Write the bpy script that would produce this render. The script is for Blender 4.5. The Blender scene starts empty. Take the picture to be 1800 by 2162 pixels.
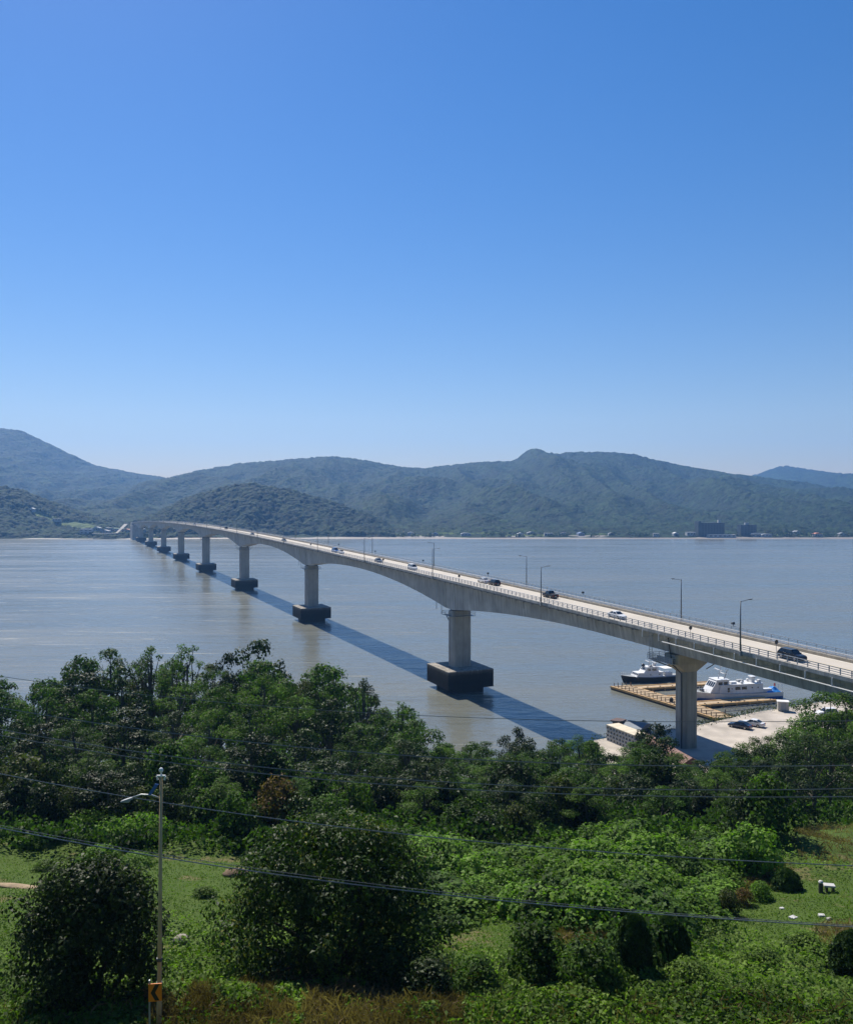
import bpy, math, random
import numpy as np
from mathutils import Vector, Matrix, noise as mnoise

R = math.radians
rnd = random.Random(7)
nr = np.random.default_rng(11)
scene = bpy.context.scene
C = scene.collection

# ------------------------------------------------------------------ camera
CAM_Z = 55.6
FPX = 1800.0                        # focal length in pixels of the 1800 px wide photograph
PITCH = math.atan(11 / 1800)
cam_d = bpy.data.cameras.new('camera')
cam = bpy.data.objects.new('camera', cam_d)
C.objects.link(cam)
cam.location = (0, 0, CAM_Z)
cam.rotation_euler = (R(90) - PITCH, 0, 0)
cam_d.sensor_fit = 'HORIZONTAL'
cam_d.sensor_width = 36.0
cam_d.lens = 36.0
cam_d.clip_start = 0.5
cam_d.clip_end = 30000
scene.camera = cam

# ------------------------------------------------------------------ light
BAX = math.atan2(0.38984, 0.92088)  # bridge axis, turned left of +Y
SUN_AZ = BAX + R(3.8)               # sun stands to the left of straight ahead
SUN_EL = R(49)
world = bpy.data.worlds.new('World')
scene.world = world
world.use_nodes = True
wn = world.node_tree
wn.nodes.clear()
sky = wn.nodes.new('ShaderNodeTexSky')
sky.sky_type = 'NISHITA'
sky.sun_disc = False
sky.sun_elevation = SUN_EL
sky.sun_rotation = -SUN_AZ
sky.altitude = 0
sky.air_density = 1.4
sky.dust_density = 0.2
sky.ozone_density = 4.0
bg = wn.nodes.new('ShaderNodeBackground')
bg.inputs['Strength'].default_value = 0.064
wo = wn.nodes.new('ShaderNodeOutputWorld')
hsv = wn.nodes.new('ShaderNodeHueSaturation')          # the photograph's rich blue
hsv.inputs['Saturation'].default_value = 1.38
mul = wn.nodes.new('ShaderNodeVectorMath')
mul.operation = 'MULTIPLY'
mul.inputs[1].default_value = (0.80, 0.755, 0.935)
wn.links.new(sky.outputs[0], hsv.inputs['Color'])
wn.links.new(hsv.outputs[0], mul.inputs[0])
wn.links.new(mul.outputs[0], bg.inputs[0])
wn.links.new(bg.outputs[0], wo.inputs[0])
sun_d = bpy.data.lights.new('sun', 'SUN')
sun_d.energy = 5.0
sun_d.angle = R(0.5)
sun_d.color = (1.0, 0.935, 0.83)
sun = bpy.data.objects.new('sun', sun_d)
C.objects.link(sun)
sdir = Vector((-math.sin(SUN_AZ) * math.cos(SUN_EL), math.cos(SUN_AZ) * math.cos(SUN_EL), math.sin(SUN_EL)))
sun.rotation_euler = (-sdir).to_track_quat('-Z', 'Y').to_euler()
sun.location = (0, 0, 300)

vs = scene.view_settings
vs.view_transform = 'Standard'
vs.look = 'None'
vs.gamma = 1.0
vs.exposure = 0.65
vs.use_curve_mapping = False
scene.cycles.use_denoising = True
scene.cycles.max_bounces = 6
scene.cycles.diffuse_bounces = 2
scene.cycles.glossy_bounces = 3
scene.cycles.transmission_bounces = 3
scene.cycles.volume_bounces = 1
scene.cycles.transparent_max_bounces = 8
scene.cycles.sample_clamp_indirect = 4.0

# ------------------------------------------------------------------ pixel -> place
def ray(x, y):
    a = (x - 900) / FPX
    b = (1081 - y) / FPX
    c, s = math.cos(PITCH), math.sin(PITCH)
    return Vector((a, c + b * s, -s + b * c))

def at_z(x, y, z):
    d = ray(x, y)
    return Vector((0, 0, CAM_Z)) + d * ((z - CAM_Z) / d.z)

def at_y(x, y, Y):
    d = ray(x, y)
    return Vector((0, 0, CAM_Z)) + d * (Y / d.y)

# ------------------------------------------------------------------ materials
MATS = {}
ALB = 0.84                          # surface colours were picked for a slightly dimmer sun

def _new(name):
    m = bpy.data.materials.new(name)
    m.use_nodes = True
    nt = m.node_tree
    nt.nodes.clear()
    out = nt.nodes.new('ShaderNodeOutputMaterial')
    return m, nt, out

def pm(name, col, rough=0.6, var=0.18, scale=1.0, bump=0.0, metal=0.0, streak=0.0, objvar=0.0, spec=0.5):
    """Principled colour with noise variation, optional rain streaks and relief."""
    if name in MATS:
        return MATS[name]
    m, nt, out = _new(name)
    L = nt.links.new
    b = nt.nodes.new('ShaderNodeBsdfPrincipled')
    b.inputs['Roughness'].default_value = rough
    b.inputs['Metallic'].default_value = metal
    b.inputs['Specular IOR Level'].default_value = spec
    tc = nt.nodes.new('ShaderNodeTexCoord')
    n = nt.nodes.new('ShaderNodeTexNoise')
    n.inputs['Scale'].default_value = scale
    n.inputs['Detail'].default_value = 6
    L(tc.outputs['Object'], n.inputs['Vector'])
    mr = nt.nodes.new('ShaderNodeMapRange')
    mr.inputs['From Min'].default_value = 0.25
    mr.inputs['From Max'].default_value = 0.75
    mr.inputs['To Min'].default_value = 1 - var
    mr.inputs['To Max'].default_value = 1 + var
    L(n.outputs['Fac'], mr.inputs['Value'])
    val = mr.outputs[0]
    if streak:
        mp = nt.nodes.new('ShaderNodeMapping')
        mp.inputs['Scale'].default_value = (0.9, 0.9, 0.05)
        L(tc.outputs['Object'], mp.inputs['Vector'])
        n2 = nt.nodes.new('ShaderNodeTexNoise')
        n2.inputs['Scale'].default_value = 1.3
        n2.inputs['Detail'].default_value = 5
        n2.inputs['Roughness'].default_value = 0.7
        L(mp.outputs[0], n2.inputs['Vector'])
        m2 = nt.nodes.new('ShaderNodeMapRange')
        m2.inputs['From Min'].default_value = 0.35
        m2.inputs['From Max'].default_value = 0.7
        m2.inputs['To Min'].default_value = 1 + streak * 0.4
        m2.inputs['To Max'].default_value = 1 - streak
        L(n2.outputs['Fac'], m2.inputs['Value'])
        mu = nt.nodes.new('ShaderNodeMath')
        mu.operation = 'MULTIPLY'
        L(val, mu.inputs[0])
        L(m2.outputs[0], mu.inputs[1])
        val = mu.outputs[0]
    if objvar:
        oi = nt.nodes.new('ShaderNodeObjectInfo')
        m3 = nt.nodes.new('ShaderNodeMapRange')
        m3.inputs['To Min'].default_value = 1 - objvar
        m3.inputs['To Max'].default_value = 1 + objvar
        L(oi.outputs['Random'], m3.inputs['Value'])
        mu = nt.nodes.new('ShaderNodeMath')
        mu.operation = 'MULTIPLY'
        L(val, mu.inputs[0])
        L(m3.outputs[0], mu.inputs[1])
        val = mu.outputs[0]
    vm = nt.nodes.new('ShaderNodeVectorMath')
    vm.operation = 'SCALE'
    vm.inputs[0].default_value = [c_ * ALB for c_ in col[:3]]
    L(val, vm.inputs['Scale'])
    L(vm.outputs[0], b.inputs['Base Color'])
    if bump:
        bp = nt.nodes.new('ShaderNodeBump')
        bp.inputs['Strength'].default_value = bump
        bp.inputs['Distance'].default_value = 0.05
        L(n.outputs['Fac'], bp.inputs['Height'])
        L(bp.outputs[0], b.inputs['Normal'])
    L(b.outputs[0], out.inputs[0])
    MATS[name] = m
    return m

def leaf_mat(name, ca, cb, trans=0.35, rough=0.6, objvar=0.25, yellow=None):
    """Leaf: colour runs from ca to cb by the leaf's own tint, part of the light passes through."""
    if name in MATS:
        return MATS[name]
    m, nt, out = _new(name)
    L = nt.links.new
    at = nt.nodes.new('ShaderNodeAttribute')
    at.attribute_name = 'tint'
    cr = nt.nodes.new('ShaderNodeValToRGB')
    cr.color_ramp.elements[0].color = (*ca, 1)
    cr.color_ramp.elements[0].position = 0.0
    cr.color_ramp.elements[1].color = (*cb, 1)
    cr.color_ramp.elements[1].position = 0.975 if yellow else 1.0
    if yellow:
        e = cr.color_ramp.elements.new(0.995)
        e.color = (*yellow, 1)
    L(at.outputs['Fac'], cr.inputs[0])
    oi = nt.nodes.new('ShaderNodeObjectInfo')
    mr = nt.nodes.new('ShaderNodeMapRange')
    mr.inputs['To Min'].default_value = (1 - objvar) * ALB
    mr.inputs['To Max'].default_value = (1 + objvar) * ALB
    L(oi.outputs['Random'], mr.inputs['Value'])
    vm = nt.nodes.new('ShaderNodeVectorMath')
    vm.operation = 'SCALE'
    L(cr.outputs[0], vm.inputs[0])
    L(mr.outputs[0], vm.inputs['Scale'])
    b = nt.nodes.new('ShaderNodeBsdfPrincipled')
    b.inputs['Roughness'].default_value = rough
    b.inputs['Specular IOR Level'].default_value = 0.09
    L(vm.outputs[0], b.inputs['Base Color'])
    t = nt.nodes.new('ShaderNodeBsdfTranslucent')
    v2 = nt.nodes.new('ShaderNodeVectorMath')
    v2.operation = 'MULTIPLY'
    v2.inputs[1].default_value = (1.25, 1.65, 0.5)
    L(vm.outputs[0], v2.inputs[0])
    L(v2.outputs[0], t.inputs['Color'])
    mx = nt.nodes.new('ShaderNodeMixShader')
    mx.inputs[0].default_value = trans
    L(b.outputs[0], mx.inputs[1])
    L(t.outputs[0], mx.inputs[2])
    L(mx.outputs[0], out.inputs[0])
    MATS[name] = m
    return m

# ------------------------------------------------------------------ object helpers
def tag(o, label=None, cat=None, group=None, kind=None):
    if label: o['label'] = label
    if cat: o['category'] = cat
    if group: o['group'] = group
    if kind: o['kind'] = kind
    return o

def thing(name, label, cat, loc=(0, 0, 0), rotz=0.0, group=None):
    o = bpy.data.objects.new(name, None)
    o.empty_display_size = 0.3
    C.objects.link(o)
    o.location = loc
    o.rotation_euler = (0, 0, rotz)
    return tag(o, label, cat, group)

def link(name, me, parent=None, loc=None, rotz=0.0):
    o = bpy.data.objects.new(name, me)
    C.objects.link(o)
    if parent: o.parent = parent
    if loc is not None: o.location = loc
    if rotz: o.rotation_euler = (0, 0, rotz)
    return o

def copy_tree(o, parent=None):
    c = o.copy()
    C.objects.link(c)
    c.parent = parent
    for ch in list(o.children):
        copy_tree(ch, c)
    return c

def fast_mesh(name, V, F, mat=None, tint=None, smooth=False):
    """V (n,3), F (m,k) arrays -> mesh, quickly."""
    V = np.asarray(V, dtype=np.float32)
    F = np.asarray(F, dtype=np.int32)
    me = bpy.data.meshes.new(name)
    k = F.shape[1]
    me.vertices.add(len(V))
    me.vertices.foreach_set('co', V.ravel())
    me.loops.add(F.size)
    me.loops.foreach_set('vertex_index', F.ravel())
    me.polygons.add(len(F))
    me.polygons.foreach_set('loop_start', np.arange(0, F.size, k, dtype=np.int32))
    if tint is not None:
        a = me.attributes.new('tint', 'FLOAT', 'FACE')
        a.data.foreach_set('value', np.asarray(tint, dtype=np.float32))
    me.update(calc_edges=True)
    if smooth:
        me.polygons.foreach_set('use_smooth', np.ones(len(F), dtype=bool))
    if mat: me.materials.append(mat)
    return me

class MB:
    """Collects boxes, bars, tubes, lofts; build() links them as one mesh object."""
    def __init__(s):
        s.v = []; s.f = []
    def add(s, vs_, fs_):
        n = len(s.v)
        s.v += [tuple(p) for p in vs_]
        s.f += [tuple(i + n for i in f) for f in fs_]
        return s
    def box(s, x0, x1, y0, y1, z0, z1):
        return s.add([(x0, y0, z0), (x1, y0, z0), (x1, y1, z0), (x0, y1, z0), (x0, y0, z1), (x1, y0, z1), (x1, y1, z1), (x0, y1, z1)],
                     [(0, 3, 2, 1), (4, 5, 6, 7), (0, 1, 5, 4), (1, 2, 6, 5), (2, 3, 7, 6), (3, 0, 4, 7)])
    def cbox(s, x0, x1, y0, y1, z0, z1, b=0.05):
        """box with chamfered vertical and top edges"""
        def ring(i, z):
            a, c_, d, e = x0 + i, x1 - i, y0 + i, y1 - i
            k = b
            return [(a + k, d, z), (c_ - k, d, z), (c_, d + k, z), (c_, e - k, z), (c_ - k, e, z), (a + k, e, z), (a, e - k, z), (a, d + k, z)]
        return s.loft([ring(0, z0), ring(0, z1 - b), ring(b * 0.6, z1)])
    def bar(s, p, q, w, h=None):
        p, q = Vector(p), Vector(q)
        h = h or w
        d = (q - p).normalized()
        up = Vector((0, 0, 1)) if abs(d.z) < 0.95 else Vector((0, 1, 0))
        x = d.cross(up).normalized() * (w / 2)
        y = x.normalized().cross(d).normalized() * (h / 2)
        r = [p - x - y, p + x - y, p + x + y, p - x + y, q - x - y, q + x - y, q + x + y, q - x + y]
        return s.add(r, [(0, 3, 2, 1), (4, 5, 6, 7), (0, 1, 5, 4), (1, 2, 6, 5), (2, 3, 7, 6), (3, 0, 4, 7)])
    def tube(s, pts, rad, n=6, cap=True):
        pts = [Vector(p) for p in pts]
        rads = rad if isinstance(rad, (list, tuple)) else [rad] * len(pts)
        rings = []
        for i, p in enumerate(pts):
            d = (pts[min(i + 1, len(pts) - 1)] - pts[max(i - 1, 0)]).normalized()
            up = Vector((0, 0, 1)) if abs(d.z) < 0.9 else Vector((1, 0, 0))
            x = d.cross(up).normalized()
            y = d.cross(x).normalized()
            rings.append([p + (x * math.cos(2 * math.pi * k / n) + y * math.sin(2 * math.pi * k / n)) * rads[i] for k in range(n)])
        return s.loft(rings, cap)
    def loft(s, rings, cap=True):
        n = len(rings[0])
        vs_ = [p for r_ in rings for p in r_]
        fs_ = []
        for i in range(len(rings) - 1):
            for k in range(n):
                a, b = i * n + k, i * n + (k + 1) % n
                fs_.append((a, b, b + n, a + n))
        if cap:
            fs_.append(tuple(range(n - 1, -1, -1)))
            fs_.append(tuple(range((len(rings) - 1) * n, len(rings) * n)))
        return s.add(vs_, fs_)
    def lathe(s, prof, n=12, c=(0, 0, 0)):
        return s.loft([[(c[0] + r_ * math.cos(2 * math.pi * k / n), c[1] + r_ * math.sin(2 * math.pi * k / n), c[2] + z) for k in range(n)] for r_, z in prof])
    def mesh(s, name, mat=None, smooth=False):
        me = bpy.data.meshes.new(name)
        me.from_pydata(s.v, [], s.f)
        if mat: me.materials.append(mat)
        if smooth:
            for p in me.polygons: p.use_smooth = True
        me.update()
        return me
    def build(s, name, mat, parent=None, loc=None, rotz=0.0, smooth=False):
        return link(name, s.mesh(name, mat, smooth), parent, loc, rotz)

def sstep(a, b, x):
    t = np.clip((x - a) / (b - a), 0, 1)
    return t * t * (3 - 2 * t)

def vnoise(x, y, seed=0):
    """smooth value noise, vectorised, 0..1"""
    x = np.asarray(x, dtype=np.float64) + 1000.0; y = np.asarray(y, dtype=np.float64) + 1000.0
    xi = np.floor(x).astype(np.int64); yi = np.floor(y).astype(np.int64)
    fx = x - xi; fy = y - yi
    fx = fx * fx * (3 - 2 * fx); fy = fy * fy * (3 - 2 * fy)
    def h(a, b):
        n = (a * 374761393 + b * 668265263 + seed * 982451653) & 0xFFFFFFFF
        n = ((n ^ (n >> 13)) * 1274126177) & 0xFFFFFFFF
        return ((n ^ (n >> 16)) & 0xFFFF) / 65535.0
    return (h(xi, yi) * (1 - fx) + h(xi + 1, yi) * fx) * (1 - fy) + (h(xi, yi + 1) * (1 - fx) + h(xi + 1, yi + 1) * fx) * fy

def fbm(x, y, seed=0, oct=4):
    t = 0; a = 0.5; s = 0
    for i in range(oct):
        t = t + a * vnoise(x * 2 ** i, y * 2 ** i, seed + i); s += a; a *= 0.5
    return t / s

# ================================================================== GROUND AND WATER
SHX = [-400, -60, 0, 22, 33, 57, 74, 95, 160, 400]
SHY = [140, 146, 150, 158, 172, 183, 195, 206, 226, 260]
BY = [-400, 0, 4, 22, 30, 34, 38, 50, 70, 90, 110, 130, 145, 400]
BZ = [54, 53.8, 51.5, 36.6, 36.3, 35.6, 34.4, 32.2, 28.6, 23.2, 17.6, 12.0, 8.8, 8.8]

def ground(X, Y):
    X = np.asarray(X, dtype=np.float64); Y = np.asarray(Y, dtype=np.float64)
    b = np.interp(Y, BY, BZ)
    b = b + 5.5 * np.exp(-((X + 32) / 26) ** 2 - ((Y - 104) / 24) ** 2)
    b = b + 1.2 * np.exp(-((X - 27) / 4) ** 2 - ((Y - 64) / 6) ** 2)
    nat = 1 - sstep(132, 142, Y) * sstep(26, 34, X)
    b = b + nat * (fbm(X / 9, Y / 9, 3) - 0.5) * 1.3 * sstep(24, 36, Y) + nat * (vnoise(X / 1.7, Y / 1.7, 8) - 0.5) * 0.18
    sh = np.interp(X, SHX, SHY)
    d = sh - Y
    w = np.where(X > 28, 7.0, 22.0)
    k = sstep(-5, w * 0.9, d + (fbm(X / 4, Y / 4, 5) - 0.5) * 2)
    k = np.where((X > 30) & (d > 0.8), np.maximum(k, sstep(-4, 1.2, d)), k)
    return -3 + (b + 3) * k

def gz(x, y):
    return float(ground(x, y))

def grid_mesh(name, xs, ys, zf, mat, smooth=True):
    Xg, Yg = np.meshgrid(xs, ys)
    Z = zf(Xg, Yg)
    V = np.stack([Xg.ravel(), Yg.ravel(), Z.ravel()], 1)
    nx, ny = len(xs), len(ys)
    i = np.arange((nx - 1) * (ny - 1))
    a = (i // (nx - 1)) * nx + i % (nx - 1)
    F = np.stack([a, a + 1, a + nx + 1, a + nx], 1)
    return fast_mesh(name, V, F, mat, smooth=smooth)

def ground_material():
    m, nt, out = _new('meadow ground')
    L = nt.links.new
    b = nt.nodes.new('ShaderNodeBsdfPrincipled')
    b.inputs['Roughness'].default_value = 0.9
    b.inputs['Specular IOR Level'].default_value = 0.1
    g = nt.nodes.new('ShaderNodeNewGeometry')
    n = nt.nodes.new('ShaderNodeTexNoise')
    n.inputs['Scale'].default_value = 0.22
    n.inputs['Detail'].default_value = 8
    n.inputs['Roughness'].default_value = 0.7
    L(g.outputs['Position'], n.inputs['Vector'])
    cr = nt.nodes.new('ShaderNodeValToRGB')
    cr.color_ramp.elements[0].color = (0.17, 0.125, 0.07, 1)
    cr.color_ramp.elements[0].position = 0.30
    cr.color_ramp.elements[1].color = (0.048, 0.082, 0.014, 1)
    cr.color_ramp.elements[1].position = 0.44
    e = cr.color_ramp.elements.new(0.62); e.color = (0.062, 0.098, 0.018, 1)
    e = cr.color_ramp.elements.new(0.75); e.color = (0.10, 0.11, 0.04, 1)
    L(n.outputs['Fac'], cr.inputs[0])
    n2 = nt.nodes.new('ShaderNodeTexNoise')
    n2.inputs['Scale'].default_value = 6
    n2.inputs['Detail'].default_value = 5
    L(g.outputs['Position'], n2.inputs['Vector'])
    mr = nt.nodes.new('ShaderNodeMapRange')
    mr.inputs['To Min'].default_value = 0.5
    mr.inputs['To Max'].default_value = 1.4
    L(n2.outputs['Fac'], mr.inputs['Value'])
    vm = nt.nodes.new('ShaderNodeVectorMath'); vm.operation = 'SCALE'
    L(cr.outputs[0], vm.inputs[0]); L(mr.outputs[0], vm.inputs['Scale'])
    # rocks and mud near the water line
    sx = nt.nodes.new('ShaderNodeSeparateXYZ')
    L(g.outputs['Position'], sx.inputs[0])
    m2 = nt.nodes.new('ShaderNodeMapRange')
    m2.inputs['From Min'].default_value = 5.5
    m2.inputs['From Max'].default_value = 8.0
    L(sx.outputs['Z'], m2.inputs['Value'])
    mx = nt.nodes.new('ShaderNodeMix'); mx.data_type = 'RGBA'
    mx.inputs['A'].default_value = (0.2, 0.18, 0.14, 1)
    L(m2.outputs[0], mx.inputs['Factor']); L(vm.outputs[0], mx.inputs['B'])
    L(mx.outputs['Result'], b.inputs['Base Color'])
    bp = nt.nodes.new('ShaderNodeBump'); bp.inputs['Strength'].default_value = 0.8; bp.inputs['Distance'].default_value = 0.15
    L(n2.outputs['Fac'], bp.inputs['Height']); L(bp.outputs[0], b.inputs['Normal'])
    L(b.outputs[0], out.inputs[0])
    return m

ys_ = np.concatenate([np.arange(-40, 20, 4.0), np.arange(20, 140, 0.9), np.arange(140, 262, 1.6)])
tag(link('ground', grid_mesh('ground', np.arange(-150, 190, 1.25), ys_, ground, ground_material())), kind='structure')

def water_material():
    m, nt, out = _new('silty tidal water')
    L = nt.links.new
    g = nt.nodes.new('ShaderNodeNewGeometry')
    b = nt.nodes.new('ShaderNodeBsdfPrincipled')
    b.inputs['IOR'].default_value = 1.33
    # silt colour drifts in long streaks along the current
    mp = nt.nodes.new('ShaderNodeMapping')
    mp.inputs['Rotation'].default_value = (0, 0, R(-8))
    mp.inputs['Scale'].default_value = (0.0035, 0.022, 1)
    L(g.outputs['Position'], mp.inputs['Vector'])
    n0 = nt.nodes.new('ShaderNodeTexNoise')
    n0.inputs['Scale'].default_value = 1.0; n0.inputs['Detail'].default_value = 7; n0.inputs['Roughness'].default_value = 0.62
    L(mp.outputs[0], n0.inputs['Vector'])
    cr = nt.nodes.new('ShaderNodeValToRGB')
    cr.color_ramp.elements[0].position = 0.3
    cr.color_ramp.elements[0].color = (0.102, 0.113, 0.100, 1)
    cr.color_ramp.elements[1].position = 0.7
    cr.color_ramp.elements[1].color = (0.145, 0.146, 0.120, 1)
    L(n0.outputs['Fac'], cr.inputs[0])
    L(cr.outputs[0], b.inputs['Base Color'])
    rr = nt.nodes.new('ShaderNodeMapRange')
    rr.inputs['From Min'].default_value = 0.35; rr.inputs['From Max'].default_value = 0.65
    rr.inputs['To Min'].default_value = 0.14; rr.inputs['To Max'].default_value = 0.26
    L(n0.outputs['Fac'], rr.inputs['Value'])
    # thin ruffled lines of the tide race, rougher than the water between them
    mq = nt.nodes.new('ShaderNodeMapping')
    mq.inputs['Rotation'].default_value = (0, 0, R(-5))
    mq.inputs['Scale'].default_value = (0.019, 0.21, 1)
    L(g.outputs['Position'], mq.inputs['Vector'])
    nq = nt.nodes.new('ShaderNodeTexNoise')
    nq.inputs['Scale'].default_value = 1.0; nq.inputs['Detail'].default_value = 9; nq.inputs['Roughness'].default_value = 0.74; nq.inputs['Distortion'].default_value = 0.6
    L(mq.outputs[0], nq.inputs['Vector'])
    rq = nt.nodes.new('ShaderNodeMapRange')
    rq.inputs['From Min'].default_value = 0.58; rq.inputs['From Max'].default_value = 0.66
    rq.inputs['To Min'].default_value = 0.0; rq.inputs['To Max'].default_value = 0.30
    L(nq.outputs['Fac'], rq.inputs['Value'])
    aq = nt.nodes.new('ShaderNodeMath'); aq.operation = 'ADD'
    L(rr.outputs[0], aq.inputs[0]); L(rq.outputs[0], aq.inputs[1])
    L(aq.outputs[0], b.inputs['Roughness'])
    # ripples of several lengths
    hs = None
    for sc, amp, st_, rot in ((0.09, 0.8, 2.2, -8), (0.33, 0.36, 2.0, 12), (1.0, 0.13, 1.6, -20), (2.6, 0.035, 1.3, 30)):
        p = nt.nodes.new('ShaderNodeMapping')
        p.inputs['Rotation'].default_value = (0, 0, R(rot))
        p.inputs['Scale'].default_value = (1 / st_, 1, 1)
        L(g.outputs['Position'], p.inputs['Vector'])
        n = nt.nodes.new('ShaderNodeTexNoise')
        n.inputs['Scale'].default_value = sc; n.inputs['Detail'].default_value = 2
        L(p.outputs[0], n.inputs['Vector'])
        mu = nt.nodes.new('ShaderNodeMath'); mu.operation = 'MULTIPLY'; mu.inputs[1].default_value = amp
        L(n.outputs['Fac'], mu.inputs[0])
        if hs is None: hs = mu.outputs[0]
        else:
            ad = nt.nodes.new('ShaderNodeMath'); ad.operation = 'ADD'
            L(hs, ad.inputs[0]); L(mu.outputs[0], ad.inputs[1]); hs = ad.outputs[0]
    # calm and ruffled patches
    m4 = nt.nodes.new('ShaderNodeMapRange')
    m4.inputs['From Min'].default_value = 0.35; m4.inputs['From Max'].default_value = 0.65
    m4.inputs['To Min'].default_value = 0.45; m4.inputs['To Max'].default_value = 1.0
    L(n0.outputs['Fac'], m4.inputs['Value'])
    bp = nt.nodes.new('ShaderNodeBump'); bp.inputs['Distance'].default_value = 1.0
    L(m4.outputs[0], bp.inputs['Strength'])
    L(hs, bp.inputs['Height']); L(bp.outputs[0], b.inputs['Normal'])
    L(b.outputs[0], out.inputs[0])
    return m

w_me = fast_mesh('water', [(-6000, 100, 0), (6000, 100, 0), (6000, 9000, 0), (-6000, 9000, 0)], [(0, 1, 2, 3)], water_material())
tag(link('water', w_me), kind='structure')

# concrete yard by the jetty
PZ = 8.87
yard = [(32.5, 146), (33.4, 170.3), (45, 176.4), (57, 181.2), (74, 193.2), (95, 204), (150, 221), (150, 146)]
mb = MB()
mb.loft([[(x, y, PZ - 0.5) for x, y in yard], [(x, y, PZ) for x, y in yard]])
tag(mb.build('concrete_yard', pm('yard concrete', (0.44, 0.39, 0.33), 0.85, 0.34, 0.22, 0.3)), kind='structure')

# ================================================================== FAR HILLS
def forest_material(name, field=False):
    m, nt, out = _new(name)
    L = nt.links.new
    b = nt.nodes.new('ShaderNodeBsdfPrincipled')
    b.inputs['Roughness'].default_value = 0.85
    b.inputs['Specular IOR Level'].default_value = 0.1
    g = nt.nodes.new('ShaderNodeNewGeometry')
    at = nt.nodes.new('ShaderNodeAttribute'); at.attribute_name = 'tint'
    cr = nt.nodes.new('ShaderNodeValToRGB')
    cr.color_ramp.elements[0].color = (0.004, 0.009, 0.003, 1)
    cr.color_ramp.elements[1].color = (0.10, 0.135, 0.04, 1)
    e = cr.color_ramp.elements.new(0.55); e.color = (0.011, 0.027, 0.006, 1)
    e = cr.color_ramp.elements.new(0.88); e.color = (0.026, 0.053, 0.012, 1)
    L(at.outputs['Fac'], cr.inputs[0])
    n = nt.nodes.new('ShaderNodeTexNoise'); n.inputs['Scale'].default_value = 0.35; n.inputs['Detail'].default_value = 4
    L(g.outputs['Position'], n.inputs['Vector'])
    mr = nt.nodes.new('ShaderNodeMapRange'); mr.inputs['To Min'].default_value = 0.5; mr.inputs['To Max'].default_value = 1.5
    L(n.outputs['Fac'], mr.inputs['Value'])
    vm = nt.nodes.new('ShaderNodeVectorMath'); vm.operation = 'SCALE'
    L(cr.outputs[0], vm.inputs[0]); L(mr.outputs[0], vm.inputs['Scale'])
    L(vm.outputs[0], b.inputs['Base Color'])
    vo = nt.nodes.new('ShaderNodeTexVoronoi'); vo.inputs['Scale'].default_value = 0.11
    L(g.outputs['Position'], vo.inputs['Vector'])
    hv = nt.nodes.new('ShaderNodeMath'); hv.operation = 'MULTIPLY_ADD'; hv.inputs[1].default_value = -1.6
    L(vo.outputs['Distance'], hv.inputs[0]); L(n.outputs['Fac'], hv.inputs[2])
    bp = nt.nodes.new('ShaderNodeBump'); bp.inputs['Strength'].default_value = 1.0; bp.inputs['Distance'].default_value = 2.2
    L(hv.outputs[0], bp.inputs['Height']); L(bp.outputs[0], b.inputs['Normal'])
    L(b.outputs[0], out.inputs[0])
    return m

FOREST = forest_material('hill forest')

def crowns(X, Y, cell, seed):
    """height 0..1 of a closed canopy of round crowns and a random number per crown"""
    gx = np.floor(X / cell); gy = np.floor(Y / cell)
    best = np.zeros_like(X); tn = np.zeros_like(X)
    for dx in (-1, 0, 1):
        for dy in (-1, 0, 1):
            cx = gx + dx; cy = gy + dy
            ci = cx.astype(np.int64); cj = cy.astype(np.int64)
            def hsh(k):
                n = (ci * 73856093 ^ cj * 19349663 ^ (seed + k) * 83492791) & 0xFFFFFFFF
                n = ((n ^ (n >> 15)) * 2246822519) & 0xFFFFFFFF
                return ((n ^ (n >> 13)) & 0xFFFF) / 65535.0
            px = (cx + 0.15 + 0.7 * hsh(1)) * cell; py = (cy + 0.15 + 0.7 * hsh(2)) * cell
            r = cell * (0.5 + 0.5 * hsh(3))
            d2 = ((X - px) ** 2 + (Y - py) ** 2) / r ** 2
            h = (0.55 + 0.45 * hsh(4)) * np.sqrt(np.clip(1 - d2, 0, 1))
            up = h > best
            best = np.where(up, h, best); tn = np.where(up, hsh(5), tn)
    return best, tn

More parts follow.
